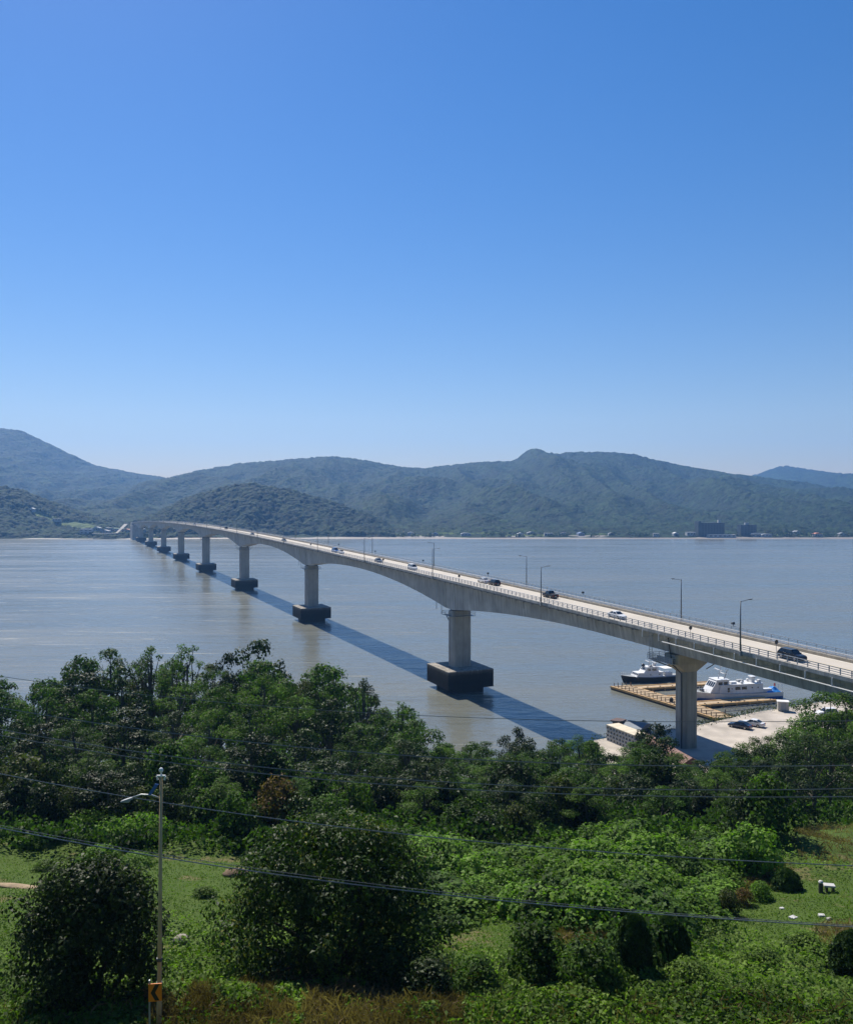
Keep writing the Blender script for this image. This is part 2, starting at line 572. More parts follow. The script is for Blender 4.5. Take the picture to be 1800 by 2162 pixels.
HILLS = []
def hill(sky_pts, Yr, Yf, back, x0, x1, dx, ny, seed, cell=10.0, crown_h=9.0, expo=1.35, sp=160.0, fields=(), foot=2.0, ridge_bend=0.0, clump=0.5, dark=0.0, relief=85.0):
    """A wooded hill: its crest stands at distance Yr at the heights the skyline gives, its foot at Yf."""
    px = np.array([p[0] for p in sky_pts], float); py = np.array([p[1] for p in sky_pts], float)
    cxs = (px - 900) / 1800 * Yr
    czs = CAM_Z + (1070 - py) / 1800 * Yr - crown_h * 0.8
    def base(X, Y):
        zr = np.interp(X, cxs, czs)
        yr = Yr + ridge_bend * (fbm(X / 400, X * 0, seed + 9) - 0.5)
        yf = Yf + 60 * (fbm(X / 130, X * 0 + 3, seed + 4) - 0.5)
        t = (Y - yf) / (yr - yf)
        spur = fbm(X / sp, Y / (sp * 3.2), seed + 1)
        ex = expo + 1.3 * (spur - 0.5) * 2 * np.clip(1.2 - t, 0, 1)
        ex = np.clip(ex, 0.75, 3)
        up = np.clip(t, 0, 1) ** ex
        dn = np.clip(1 - ((Y - yr) / back), 0, 1) ** 1.1
        p = np.where(t < 1, up, dn)
        z = foot + (zr - foot) * p
        z = z + (fbm(X / 60, Y / 60, seed + 2) - 0.5) * 14 * np.clip(p, 0, 1) * (1 - np.clip(p, 0, 1)) * 2
        rg = 1 - np.abs(2 * fbm(X / (sp * .8), Y / (sp * 2.6), seed + 12, 3) - 1)
        z = z + (rg - 0.72) * relief * np.clip(p, 0, 1) * np.clip(1 - p, 0, 1) * 4
        return np.where(t < 0, foot + t * 40, z)
    xs = np.arange(x0, x1, dx)
    q = np.linspace(0, 1, ny)
    ys = Yf - 40 + (Yr + back * 0.35 - Yf + 40) * q
    Xg, Yg = np.meshgrid(xs, ys)
    Xj = Xg + (nr.random(Xg.shape) - 0.5) * dx * 0.5
    Yj = Yg + (nr.random(Xg.shape) - 0.5) * (ys[1] - ys[0]) * 0.5
    B = base(Xj, Yj)
    ch, tn = crowns(Xj, Yj, cell, seed)
    fm = np.zeros_like(B)
    for (fx, fy, rx, ry) in fields:
        d = ((Xj - fx) / rx) ** 2 + ((Yj - fy) / ry) ** 2 + (fbm(Xj / 25, Yj / 25, seed + 6) - 0.5) * 1.2
        fm = np.maximum(fm, np.clip((1.1 - d) * 4, 0, 1))
    wood = np.clip((B - foot * 0.5) / 2.0, 0, 1) * (1 - fm)
    B = B + wood * (ch * crown_h + (fbm(Xj / 40, Yj / 40, seed + 7) - 0.5) * 5)
    V = np.stack([Xj.ravel(), Yj.ravel(), B.ravel()], 1)
    nx = len(xs)
    i = np.arange((nx - 1) * (ny - 1))
    a = (i // (nx - 1)) * nx + i % (nx - 1)
    F = np.stack([a, a + 1, a + nx + 1, a + nx], 1)
    big = fbm(Xj / 90, Yj / 90, seed + 8)
    T = np.clip(0.12 + 0.72 * tn * (0.45 + 0.55 * ch) + (big - 0.5) * clump - dark, 0, 0.9) * (1 - fm) + fm * (0.9 + 0.1 * vnoise(Xj / 18, Yj / 18, seed))  # gaps between crowns tinted darker, their shade put into the colour
    tint = T.ravel()[a]
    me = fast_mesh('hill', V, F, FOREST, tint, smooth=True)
    tag(link('hill', me), kind='structure')
    HILLS.append(base)

# big mountain on the left
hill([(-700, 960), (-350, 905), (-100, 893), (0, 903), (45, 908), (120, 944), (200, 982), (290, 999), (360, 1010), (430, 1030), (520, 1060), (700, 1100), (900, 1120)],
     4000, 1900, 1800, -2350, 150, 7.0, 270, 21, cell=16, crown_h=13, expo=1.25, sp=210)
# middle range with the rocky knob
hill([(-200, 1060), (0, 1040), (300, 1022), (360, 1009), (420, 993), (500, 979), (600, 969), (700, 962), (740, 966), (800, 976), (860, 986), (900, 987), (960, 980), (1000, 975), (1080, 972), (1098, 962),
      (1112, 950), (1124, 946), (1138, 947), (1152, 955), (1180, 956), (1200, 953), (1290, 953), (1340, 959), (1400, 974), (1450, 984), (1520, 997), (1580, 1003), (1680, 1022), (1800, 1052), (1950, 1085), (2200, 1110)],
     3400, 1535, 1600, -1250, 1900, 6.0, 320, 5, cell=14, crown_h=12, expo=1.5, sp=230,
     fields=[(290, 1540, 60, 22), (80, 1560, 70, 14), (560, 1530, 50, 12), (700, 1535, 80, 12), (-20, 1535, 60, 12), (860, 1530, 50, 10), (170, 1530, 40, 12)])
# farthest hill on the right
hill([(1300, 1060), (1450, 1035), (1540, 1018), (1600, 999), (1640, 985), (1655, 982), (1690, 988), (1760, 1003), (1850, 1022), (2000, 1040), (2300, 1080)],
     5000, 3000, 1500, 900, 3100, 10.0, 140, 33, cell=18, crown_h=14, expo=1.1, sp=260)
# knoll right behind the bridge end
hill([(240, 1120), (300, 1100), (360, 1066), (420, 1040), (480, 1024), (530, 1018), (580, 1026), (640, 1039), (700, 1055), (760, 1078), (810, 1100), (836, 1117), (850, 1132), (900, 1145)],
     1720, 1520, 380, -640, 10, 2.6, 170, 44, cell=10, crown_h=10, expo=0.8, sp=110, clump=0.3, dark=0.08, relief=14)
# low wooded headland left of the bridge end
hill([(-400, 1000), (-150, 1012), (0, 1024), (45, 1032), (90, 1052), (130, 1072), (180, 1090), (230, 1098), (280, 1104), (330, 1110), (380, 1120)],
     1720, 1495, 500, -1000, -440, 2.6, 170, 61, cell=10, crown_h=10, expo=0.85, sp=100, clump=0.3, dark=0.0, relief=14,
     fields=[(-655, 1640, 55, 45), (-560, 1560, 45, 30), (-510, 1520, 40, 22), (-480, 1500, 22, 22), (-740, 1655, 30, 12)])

def hz(x, y):
    return max(float(b(np.array([x], float), np.array([y], float))[0]) for b in HILLS)

# mud flat along the far shore
xs = np.arange(-1300, 1500, 14.0)
V = []; F = []
for i, x in enumerate(xs):
    w = 4 + 30 * float(fbm(x / 120, 2.0, 77))
    yb = 1510
    for j, (yy, zz) in enumerate(((yb - w - 45, -0.7), (yb - w - 20, 0.15), (yb - 22, 1.3), (yb + 40, 3.4))):
        V.append((x, yy + 10 * float(vnoise(x / 40, j * 3.3, 12)), zz))
    if i:
        k = i * 4
        F += [(k - 4 + j, k + j, k + j + 1, k - 3 + j) for j in range(3)]
tag(link('mud_flat', fast_mesh('mud_flat', V, F, pm('mud flat', (0.20, 0.17, 0.14), 0.7, 0.3, 0.03), smooth=True)), kind='structure')

# ================================================================== BRIDGE
BO = Vector((10.14, 260.036, 0))
BU = Vector((-0.38984, 0.92088, 0))
BV = Vector((0.92088, 0.38984, 0))
SPAN = 169.95
S_END = 1300.0
VN, VF = -6.2, 6.8                 # near and far edge of the deck

def zd(s):
    return 38.8 - 1.82e-5 * (s - 530) ** 2

def bpos(v, s, dz=0.0):
    p = BO + BV * v + BU * s
    return Vector((p.x, p.y, zd(s) + dz))

def depth(s):
    if s < -85 or s > 7 * SPAN + 85:
        return 4.0
    d = abs(((s + SPAN / 2) % SPAN) - SPAN / 2)          # distance to the nearest pier
    x = max(0.0, (SPAN / 2 - max(d, 2.6)) / (SPAN / 2))
    return 4.0 + 5.5 * x ** 2.05

CONC = pm('bridge concrete', (0.50, 0.475, 0.43), 0.85, 0.20, 0.25, 0.2, streak=0.42, objvar=0.07, spec=0.2)
CONC_P = pm('pier concrete', (0.42, 0.395, 0.345), 0.85, 0.2, 0.3, 0.2, streak=0.3, spec=0.2)
CAPC = pm('pier cap concrete', (0.50, 0.43, 0.33), 0.85, 0.2, 0.5, 0.2, streak=0.2, spec=0.2)
ROAD = pm('pale road surface', (0.50, 0.455, 0.39), 0.8, 0.10, 0.15, spec=0.25)
WALK = pm('walkway concrete', (0.36, 0.34, 0.31), 0.85, 0.15, 0.3)
KERB = pm('kerb concrete', (0.42, 0.37, 0.28), 0.85, 0.25, 0.6, streak=0.2)
STEEL = pm('galvanised steel', (0.42, 0.44, 0.45), 0.45, 0.12, 2.0, metal=0.35)
WHITE_RAIL = pm('pale guard rail', (0.66, 0.66, 0.64), 0.4, 0.12, 1.0, metal=0.1)
DARK_STEEL = pm('dark steel', (0.09, 0.10, 0.11), 0.5, 0.2, 2.0, metal=0.3)
POLE = pm('lamp pole steel', (0.15, 0.17, 0.19), 0.45, 0.1, 2.0, metal=0.3)
WHITE_LINE = pm('white lane paint', (0.75, 0.75, 0.72), 0.7, 0.2, 0.8)
YELLOW_LINE = pm('yellow lane paint', (0.72, 0.48, 0.06), 0.7, 0.2, 0.8)

bridge = thing('bridge', 'long pale concrete road bridge with arched spans over the wide muddy strait', 'bridge', (BO.x, BO.y, 0), BAX)

def section(s, inset=0.0):
    z, D = zd(s), depth(s)
    return [(VN, s, z - 0.02), (VN, s, z - 0.40), (-3.75, s, z - 0.85), (-3.3, s, z - D), (3.3, s, z - D), (3.75, s, z - 0.85), (VF, s, z - 0.40), (VF, s, z - 0.02)]

# girder, cast in segments
seg_edges = [-250 + 6.0 * i for i in range(25)]
seg_edges = [s for s in seg_edges if s < -103.5] + [-102.5]
s = -102.5
while s < S_END - 3:
    s = s + (SPAN / 28); seg_edges.append(min(s, S_END))
G = 0.012
for s0, s1 in zip(seg_edges[:-1], seg_edges[1:]):
    m = (s0 + s1) / 2
    MB().loft([section(s0 + G), section(m), section(s1 - G)]).build('girder_segment', CONC, bridge)

def strip(name, v0, v1, dz0, dz1, mat, sA=-250.0, sB=S_END, step=12.0, parent=None, kind=None):
    n = int(math.ceil((sB - sA) / step))
    rings = []
    for i in range(n + 1):
        q = sA + (sB - sA) * i / n
        z = zd(q)
        rings.append([(v0, q, z + dz0), (v1, q, z + dz0), (v1, q, z + dz1), (v0, q, z + dz1)])
    o = MB().loft(rings).build(name, mat, parent or bridge)
    if kind: o['kind'] = kind
    return o

road = strip('road_surface', -5.55, 4.3, -0.015, 0.02, ROAD)
strip('walkway', 4.75, 6.45, -0.012, 0.14, WALK)
strip('edge_beam', -6.32, -5.6, -0.25, 0.32, CONC)
strip('edge_beam', 6.5, 6.9, -0.25, 0.32, CONC)
kerb = strip('kerb', 4.32, 4.72, -0.01, 0.48, KERB)
strip('lane_marking', -0.78, -0.63, 0.022, 0.026, YELLOW_LINE, parent=road)
strip('lane_marking', -0.47, -0.32, 0.022, 0.026, YELLOW_LINE, parent=road)
strip('lane_marking', -5.05, -4.9, 0.022, 0.026, WHITE_LINE, parent=road)
strip('lane_marking', 3.8, 3.95, 0.022, 0.026, WHITE_LINE, parent=road)

def railing(name, v, base, h, mat, rails, step, s_near, post_w, wide=0.12):
    """rails run the whole length; the posts near by are pieces of their own, the far ones one part"""
    r0 = None
    for (dz, w, hh) in rails:
        o = strip('top_rail' if r0 is None else 'rail', v - w / 2, v + w / 2, base + dz - hh, base + dz, mat, step=10, parent=None if r0 is None else r0)
        if r0 is None:
            o.name = name; r0 = o
    pme = MB().box(-post_w / 2, post_w / 2, -wide / 2, wide / 2, 0, h).mesh('post', mat)
    q = -152.0
    far = MB()
    while q < S_END:
        if q < s_near:
            link('post', pme, r0, (v, q, zd(q) + base))
        else:
            z = zd(q) + base
            far.box(v - post_w / 2, v + post_w / 2, q - wide / 2, q + wide / 2, z, z + h)
        q += step
    tag(far.build('far_posts', mat, r0), kind='stuff')
    return r0

railing('railing', -5.98, 0.32, 1.0, STEEL, ((1.06, 0.16, 0.11), (0.70, 0.08, 0.08), (0.38, 0.08, 0.08)), 2.0, 70, 0.12, 0.14)
railing('outer_railing', 6.7, 0.32, 1.05, STEEL, ((1.10, 0.10, 0.08), (0.75, 0.05, 0.05), (0.42, 0.05, 0.05)), 2.0, 40, 0.07, 0.07)
railing('guard_rail', 4.5, 0.48, 0.62, WHITE_RAIL, ((0.70, 0.20, 0.16), (0.34, 0.12, 0.14)), 4.0, 60, 0.12, 0.12)

# service pipe slung under the near edge with its hangers
pipe = MB()
pipe.tube([(-6.5, q, zd(q) - 1.5) for q in np.arange(-200, -96, 8)], 0.11, 6)
pipe = pipe.build('service_pipe', WHITE_RAIL, bridge)
hme = MB().box(-0.07, 0.07, -0.10, 0.10, 0, 1.3).box(0.07, 2.6, -0.05, 0.05, 0.0, 0.1).mesh('hanger', WHITE_RAIL)
for q in np.arange(-198, -97, 5.0):
    link('hanger', hme, pipe, (-6.5, float(q), zd(q) - 1.55))
tray = strip('cable_tray', -6.05, -5.75, -0.62, -0.44, DARK_STEEL, -96, S_END, 10)
bme = MB().box(-0.2, 0.25, -0.12, 0.12, -0.3, 0.0).mesh('tray_bracket', DARK_STEEL)
for q in np.arange(-94, 260, 4.0):
    link('tray_bracket', bme, tray, (-5.8, float(q), zd(q) - 0.5))
# drain pipes down the girder
for q in (-78, -46, -4, 2.5, 60, 118, 168):
    D = depth(q)
    x1 = -3.3 - 0.45 * 0.6
    MB().tube([(-4.05, q, zd(q) - 0.7), (-4.0, q, zd(q) - 1.3), (-3.72, q, zd(q) - min(D, 3.0))] + ([(-3.52, q, zd(q) - D + 0.1)] if D > 6 else []), 0.09, 6).build('drain_pipe', WHITE_RAIL if abs(q) < 5 else STEEL, bridge)

def footing_material():
    m, nt, out = _new('tide stained concrete')
    L = nt.links.new
    b = nt.nodes.new('ShaderNodeBsdfPrincipled'); b.inputs['Roughness'].default_value = 0.85; b.inputs['Specular IOR Level'].default_value = 0.08
    tc = nt.nodes.new('ShaderNodeTexCoord')
    sx = nt.nodes.new('ShaderNodeSeparateXYZ'); L(tc.outputs['Object'], sx.inputs[0])
    n = nt.nodes.new('ShaderNodeTexNoise'); n.inputs['Scale'].default_value = 0.8; n.inputs['Detail'].default_value = 8; n.inputs['Roughness'].default_value = 0.7
    L(tc.outputs['Object'], n.inputs['Vector'])
    ad = nt.nodes.new('ShaderNodeMath'); ad.operation = 'MULTIPLY_ADD'; ad.inputs[1].default_value = 1.6
    L(n.outputs['Fac'], ad.inputs[0]); L(sx.outputs['Z'], ad.inputs[2])
    cr = nt.nodes.new('ShaderNodeValToRGB')
    mr = nt.nodes.new('ShaderNodeMapRange'); mr.inputs['From Min'].default_value = 0; mr.inputs['From Max'].default_value = 8
    L(ad.outputs[0], mr.inputs['Value'])
    els = cr.color_ramp.elements
    els[0].position = 0.0; els[0].color = (0.02, 0.02, 0.018, 1)
    els[1].position = 1.0; els[1].color = (0.45, 0.41, 0.35, 1)
    e = els.new(0.55); e.color = (0.012, 0.011, 0.010, 1)
    e = els.new(0.82); e.color = (0.034, 0.030, 0.024, 1)
    e = els.new(0.93); e.color = (0.15, 0.13, 0.105, 1)
    L(mr.outputs[0], cr.inputs[0])
    mp = nt.nodes.new('ShaderNodeMapping'); mp.inputs['Scale'].default_value = (1.2, 1.2, 0.12); L(tc.outputs['Object'], mp.inputs['Vector'])
    n2 = nt.nodes.new('ShaderNodeTexNoise'); n2.inputs['Scale'].default_value = 1.2; n2.inputs['Detail'].default_value = 6; L(mp.outputs[0], n2.inputs['Vector'])
    m2 = nt.nodes.new('ShaderNodeMapRange'); m2.inputs['To Min'].default_value = 0.2; m2.inputs['To Max'].default_value = 1.25; L(n2.outputs['Fac'], m2.inputs['Value'])
    vm = nt.nodes.new('ShaderNodeVectorMath'); vm.operation = 'SCALE'; L(cr.outputs[0], vm.inputs[0]); L(m2.outputs[0], vm.inputs['Scale'])
    L(vm.outputs[0], b.inputs['Base Color'])
    bp = nt.nodes.new('ShaderNodeBump'); bp.inputs['Strength'].default_value = 0.5; bp.inputs['Distance'].default_value = 0.2
    L(n.outputs['Fac'], bp.inputs['Height']); L(bp.outputs[0], b.inputs['Normal'])
    L(b.outputs[0], out.inputs[0])
    return m
FOOT = footing_material()

def oct_ring(hx, hy, c, z, ox=0.0, oy=0.0):
    return [(ox + x, oy + y, z) for x, y in ((-hx + c, -hy), (hx - c, -hy), (hx, -hy + c), (hx, hy - c), (hx - c, hy), (-hx + c, hy), (-hx, hy - c), (-hx, -hy + c))]

def ladder(mb_, x, y, z0, z1, w=0.5):
    mb_.bar((x, y - w / 2, z0), (x, y - w / 2, z1), 0.07); mb_.bar((x, y + w / 2, z0), (x, y + w / 2, z1), 0.07)
    z = z0
    while z < z1:
        mb_.bar((x, y - w / 2, z), (x, y + w / 2, z), 0.05); z += 0.45
    return mb_

for n_ in range(8):
    sp_ = n_ * SPAN
    top = zd(sp_) - depth(sp_) - 0.45
    col = MB()
    col.loft([oct_ring(3.1, 2.0, 0.65, 6.6), oct_ring(3.1, 2.0, 0.65, top)])
    # recessed groove on the side faces
    for sx_ in (-1, 1):
        col.box(sx_ * 3.1 - 0.06, sx_ * 3.1 + 0.06, -0.9, -0.35, 6.8, top - 1.2)
        col.box(sx_ * 3.1 - 0.06, sx_ * 3.1 + 0.06, 0.35, 0.9, 6.8, top - 1.2)
    p = col.build('pier', CONC_P, bridge, (0, sp_, 0))
    f = MB()
    f.loft([oct_ring(7.5, 8.0, 0.15, 1.7), oct_ring(7.5, 8.0, 0.15, 6.95), oct_ring(7.4, 7.9, 0.15, 7.0)])
    f.loft([oct_ring(5.2, 6.0, 0.3, -3.5), oct_ring(5.2, 6.0, 0.3, 1.72)])
    f.build('footing', FOOT, p)
    br = MB()
    for bx_ in (-2.2, 2.2):
        br.box(bx_ - 0.6, bx_ + 0.6, -0.8, 0.8, top, top + 0.45)
    br.build('bearing', DARK_STEEL, p)
    if n_ < 4:
        pl = MB()
        z0 = top - 1.6
        pl.box(-3.9, 3.9, -2.9, -2.05, z0 - 0.08, z0); pl.box(-3.9, 3.9, 2.05, 4.6, z0 - 0.08, z0)
        pl.box(-3.95, -3.15, -2.05, 2.05, z0 - 0.08, z0); pl.box(3.15, 3.95, -2.05, 2.05, z0 - 0.08, z0)
        pf = pl.build('platform', STEEL, p)
        rl = MB()
        for zz in (0.55, 1.1):
            pts = [(-3.9, -2.9), (3.9, -2.9), (3.9, 4.6), (-3.9, 4.6), (-3.9, -2.9)]
            for a, b_ in zip(pts[:-1], pts[1:]): rl.bar((*a, z0 + zz), (*b_, z0 + zz), 0.07)
        for xx, yy in [(-3.9, -2.9), (-1.3, -2.9), (1.3, -2.9), (3.9, -2.9), (3.9, 4.6), (-3.9, 4.6), (-3.9, 2.1), (-3.9, -0.4), (-1.3, 4.6), (1.3, 4.6)]:
            rl.bar((xx, yy, z0), (xx, yy, z0 + 1.1), 0.08)
        rl.build('platform_rail', STEEL, pf)
        bk = MB()
        for xx in (-2.6, 2.6): bk.bar((xx, 4.5, z0 - 0.05), (xx, 1.9, z0 - 1.9), 0.22)
        bk.build('bracket', DARK_STEEL, pf)
        ld = ladder(MB(), -4.15, 4.2, z0, zd(sp_ + 4) - 0.5, 0.9)
        ladder(ld, -4.15, 8.2, zd(sp_) - depth(sp_ + 8.2) - 1.5, zd(sp_ + 8) - 0.5, 0.5)
        ld.build('ladder', STEEL, pf)

# pier on land with a flared head
P1S = -102.5
tz = zd(P1S) - 4.0 - 0.35
col = MB()
col.loft([oct_ring(1.75, 1.55, 0.55, 6.0), oct_ring(1.75, 1.55, 0.55, tz - 3.4)])
p = col.build('pier', CONC_P, bridge, (0.5, P1S, 0))
cap = MB()
cap.loft([oct_ring(1.8, 1.6, 0.5, tz - 3.41), oct_ring(3.9, 1.9, 0.4, tz - 1.9), oct_ring(3.9, 1.9, 0.4, tz)])
cap.build('pier_head', CAPC, p)
MB().box(-2.6, -1.4, -0.6, 0.6, tz, tz + 0.4).box(0.6, 1.8, -0.6, 0.6, tz, tz + 0.4).build('bearing', DARK_STEEL, p)
dp = MB()
dp.tube([(-4.6, -0.3, tz + 3.2), (-4.2, -0.4, tz + 0.4), (-4.05, -0.8, tz - 1.8), (-1.95, -0.9, tz - 3.8), (-1.9, -0.9, 8.9)], 0.13, 6)
dp.build('drain_pipe', DARK_STEEL, p)
pl = MB()
z0 = tz - 1.6
pl.box(-4.9, -3.95, -1.9, 5.6, z0 - 0.1, z0); pl.box(-3.9, 3.4, 1.95, 5.6, z0 - 0.1, z0)
pf = pl.build('platform', STEEL, p)
rl = MB()
for zz in (0.4, 0.75, 1.1):
    for a, b_ in (((-4.9, -1.9), (-4.9, 5.6)), ((-4.9, 5.6), (3.4, 5.6)), ((3.4, 5.6), (3.4, 2.0)), ((-4.9, -1.9), (-3.95, -1.9))):
        rl.bar((*a, z0 + zz), (*b_, z0 + zz), 0.06)
for q in np.arange(-1.9, 5.7, 0.75): rl.bar((-4.9, float(q), z0), (-4.9, float(q), z0 + 1.1), 0.07)
for q in np.arange(-4.9, 3.5, 1.4): rl.bar((float(q), 5.6, z0), (float(q), 5.6, z0 + 1.1), 0.07)
rl.build('platform_rail', STEEL, pf)
MB().box(-4.86, -4.82, -1.7, 2.6, z0 + 0.05, z0 + 1.0).build('panel', pm('blue grey panel', (0.2, 0.25, 0.3), 0.4), pf)
bk = MB(); bk.bar((-4.6, 5.4, z0 - 0.1), (-1.5, 1.5, z0 - 1.6), 0.2); bk.bar((3.0, -2.2, z0 - 1.4), (2.6, -8.5, tz + 0.6), 0.14)
bk.build('bracket', DARK_STEEL, pf)
ladder(MB(), -4.75, 4.8, z0, zd(P1S) + 1.2, 0.9).build('ladder', STEEL, pf)

# abutment at the far end
MB().box(-7.4, 7.6, S_END - 26, S_END + 30, -2, zd(S_END) - 4.1).box(-6.6, 7.2, S_END - 2.0, S_END + 30, zd(S_END) - 4.1, zd(S_END) - 0.1).build('abutment', CONC_P, bridge)

# ------------------------------------------------------------------ lamps on the bridge
LENS = pm('lamp lens', (0.6, 0.62, 0.62), 0.3, 0.05)
def bridge_lamp():
    root = thing('bridge_lamp', '', 'street lamp')
    MB().cbox(-0.25, 0.25, -0.25, 0.25, -0.5, 0.35, 0.05).build('base', CONC, root)
    MB().tube([(0, 0, 0.3), (0, 0, 4.5), (0, 0, 8.8)], [0.15, 0.12, 0.08], 8).build('pole', POLE, root, smooth=True)
    a = MB(); a.tube([(0, 0, 8.65), (0.9, 0, 8.78), (1.9, 0, 8.95)], [0.055, 0.05, 0.05], 6)
    a.build('arm', POLE, root)
    h = MB(); h.loft([[(1.7, -0.1, 8.88), (1.7, 0.1, 8.88), (1.7, 0.1, 9.0), (1.7, -0.1, 9.0)], [(1.9, -0.2, 8.88), (1.9, 0.2, 8.88), (1.9, 0.2, 9.03), (1.9, -0.2, 9.03)], [(2.5, -0.16, 8.97), (2.5, 0.16, 8.97), (2.5, 0.16, 9.07), (2.5, -0.16, 9.07)]])
    h = h.build('lamp_head', POLE, root)
    MB().box(1.95, 2.4, -0.12, 0.12, 8.85, 8.9).build('lens', LENS, h)
    return root
proto = bridge_lamp()
first = True
for side, s0, stp in ((-1, -124.3, 65.2), (1, -93.1, 64.5)):
    q = s0; k = 0
    while q < 1150:
        o = proto if first else copy_tree(proto)
        first = False
        o.location = bpos(-6.4 if side < 0 else 7.0, q, 0.0)
        o.rotation_euler = (0, 0, BAX + (0 if side < 0 else math.pi))
        lab = {(-1, 0): 'tall dark lamp post on the bridge edge beside the approaching black SUV',
               (-1, 1): 'dark lamp post on the bridge edge beside the black pickup',
               (-1, 2): 'dark lamp post on the bridge edge above the first pier standing in the water',
               (1, 0): 'dark lamp post on the walkway side of the bridge, first past the land pier'}.get((side, k))
        if lab:
            tag(o, lab, 'street lamp', 'lamp posts along the bridge')
        else:
            n_sp = int(math.floor(q / SPAN)) + 1
            od = ['land', 'first', 'second', 'third', 'fourth', 'fifth', 'sixth', 'seventh', 'eighth']
            wh = 'between land pier and first water pier' if n_sp <= 0 else 'between the %s and %s water piers' % (od[n_sp], od[min(8, n_sp + 1)])
            sd = 'railing side' if side < 0 else 'walkway side'
            tag(o, 'dark lamp post on the bridge %s %s' % (sd, wh), 'street lamp', 'lamp posts on the %s %s' % (sd, wh))
        q += stp; k += 1

# ------------------------------------------------------------------ small signs on the bridge
SIGN_BACK = pm('sign back', (0.05, 0.055, 0.06), 0.5)
def small_sign(v, s, h, label, grp):
    root = thing('road_sign', label, 'road sign', bpos(v, s, 0.3), BAX, grp)
    MB().tube([(0, 0, 0), (0, 0, h)], 0.035, 6).build('post', POLE, root)
    pl = MB(); pl.loft([[(0.38 * math.cos(a), -0.05, h - 0.1 + 0.38 * math.sin(a)) for a in np.linspace(0, 2 * math.pi, 12, endpoint=False)], [(0.38 * math.cos(a), -0.02, h - 0.1 + 0.38 * math.sin(a)) for a in np.linspace(0, 2 * math.pi, 12, endpoint=False)]])
    pl.build('plate', SIGN_BACK, root)
for v, s, h, lab in ((-5.85, -131.6, 2.9, 'small dark round sign on a tall post right behind the black SUV'), (-5.85, -111.2, 2.0, 'small dark round sign on the railing just past the land pier'),
                     (-5.85, -60.9, 1.9, 'small dark round sign on the railing beside the black pickup'), (-5.85, -12.0, 1.9, 'small dark round sign on the railing near the first water pier')):
    small_sign(v, s, h, lab, 'signs on the near railing')
for s, wh in ((52, 'just short of the dark blue sedan'), (101, 'just short of the blue van'), (150, 'nearest the second water pier')):
    small_sign(-5.85, s, 1.8, 'small dark round sign on the bridge railing ' + wh, None)
def rail_light(v, s, label, grp):
    root = thing('rail_floodlight', label, 'floodlight', bpos(v, s, 1.42), BAX, grp)
    MB().box(-0.05, 0.05, -0.05, 0.05, 0, 0.35).build('bracket', DARK_STEEL, root)
    b_ = MB(); b_.loft([[(-0.3, -0.25, 0.3), (0.3, -0.25, 0.3), (0.3, -0.15, 0.75), (-0.3, -0.15, 0.75)], [(-0.2, 0.35, 0.35), (0.2, 0.35, 0.35), (0.2, 0.3, 0.6), (-0.2, 0.3, 0.6)]])
    b_.build('housing', SIGN_BACK, root)
for s in (-108.4, -57, -5.7, 45, 96, 147):
    rail_light(6.7, s, 'small dark floodlight on the outer railing ' + {-108.4: 'opposite the land pier', -57: 'behind the black pickup', -5.7: 'above the first water pier', 45: 'past the white van', 96: 'short of the blue van', 147: 'near the second water pier'}[s], None)

# ================================================================== VEHICLES
GLASS = pm('car glass', (0.012, 0.016, 0.02), 0.08, 0.1, spec=0.7)
TYRE = pm('tyre rubber', (0.02, 0.02, 0.02), 0.8)
RIM = pm('alloy rim', (0.45, 0.45, 0.46), 0.3, metal=0.8)
HEAD = pm('headlight lens', (0.75, 0.78, 0.8), 0.15)
TAIL = pm('tail light lens', (0.45, 0.02, 0.015), 0.2)
TRIM = pm('black plastic trim', (0.025, 0.025, 0.027), 0.5)
CHROME = pm('number plate', (0.7, 0.72, 0.7), 0.5)
PAINT = {'black': pm('black car paint', (0.012, 0.013, 0.016), 0.22, 0.05, spec=0.4), 'white': pm('white car paint', (0.78, 0.78, 0.77), 0.22, 0.03, spec=0.6),
         'navy': pm('dark blue car paint', (0.018, 0.028, 0.06), 0.2, 0.05, spec=0.8), 'silver': pm('silver car paint', (0.4, 0.42, 0.44), 0.25, 0.05, metal=0.5),
         'blue': pm('blue truck paint', (0.05, 0.16, 0.42), 0.3, 0.05), 'grey': pm('grey car paint', (0.12, 0.13, 0.14), 0.25, 0.05, metal=0.3)}
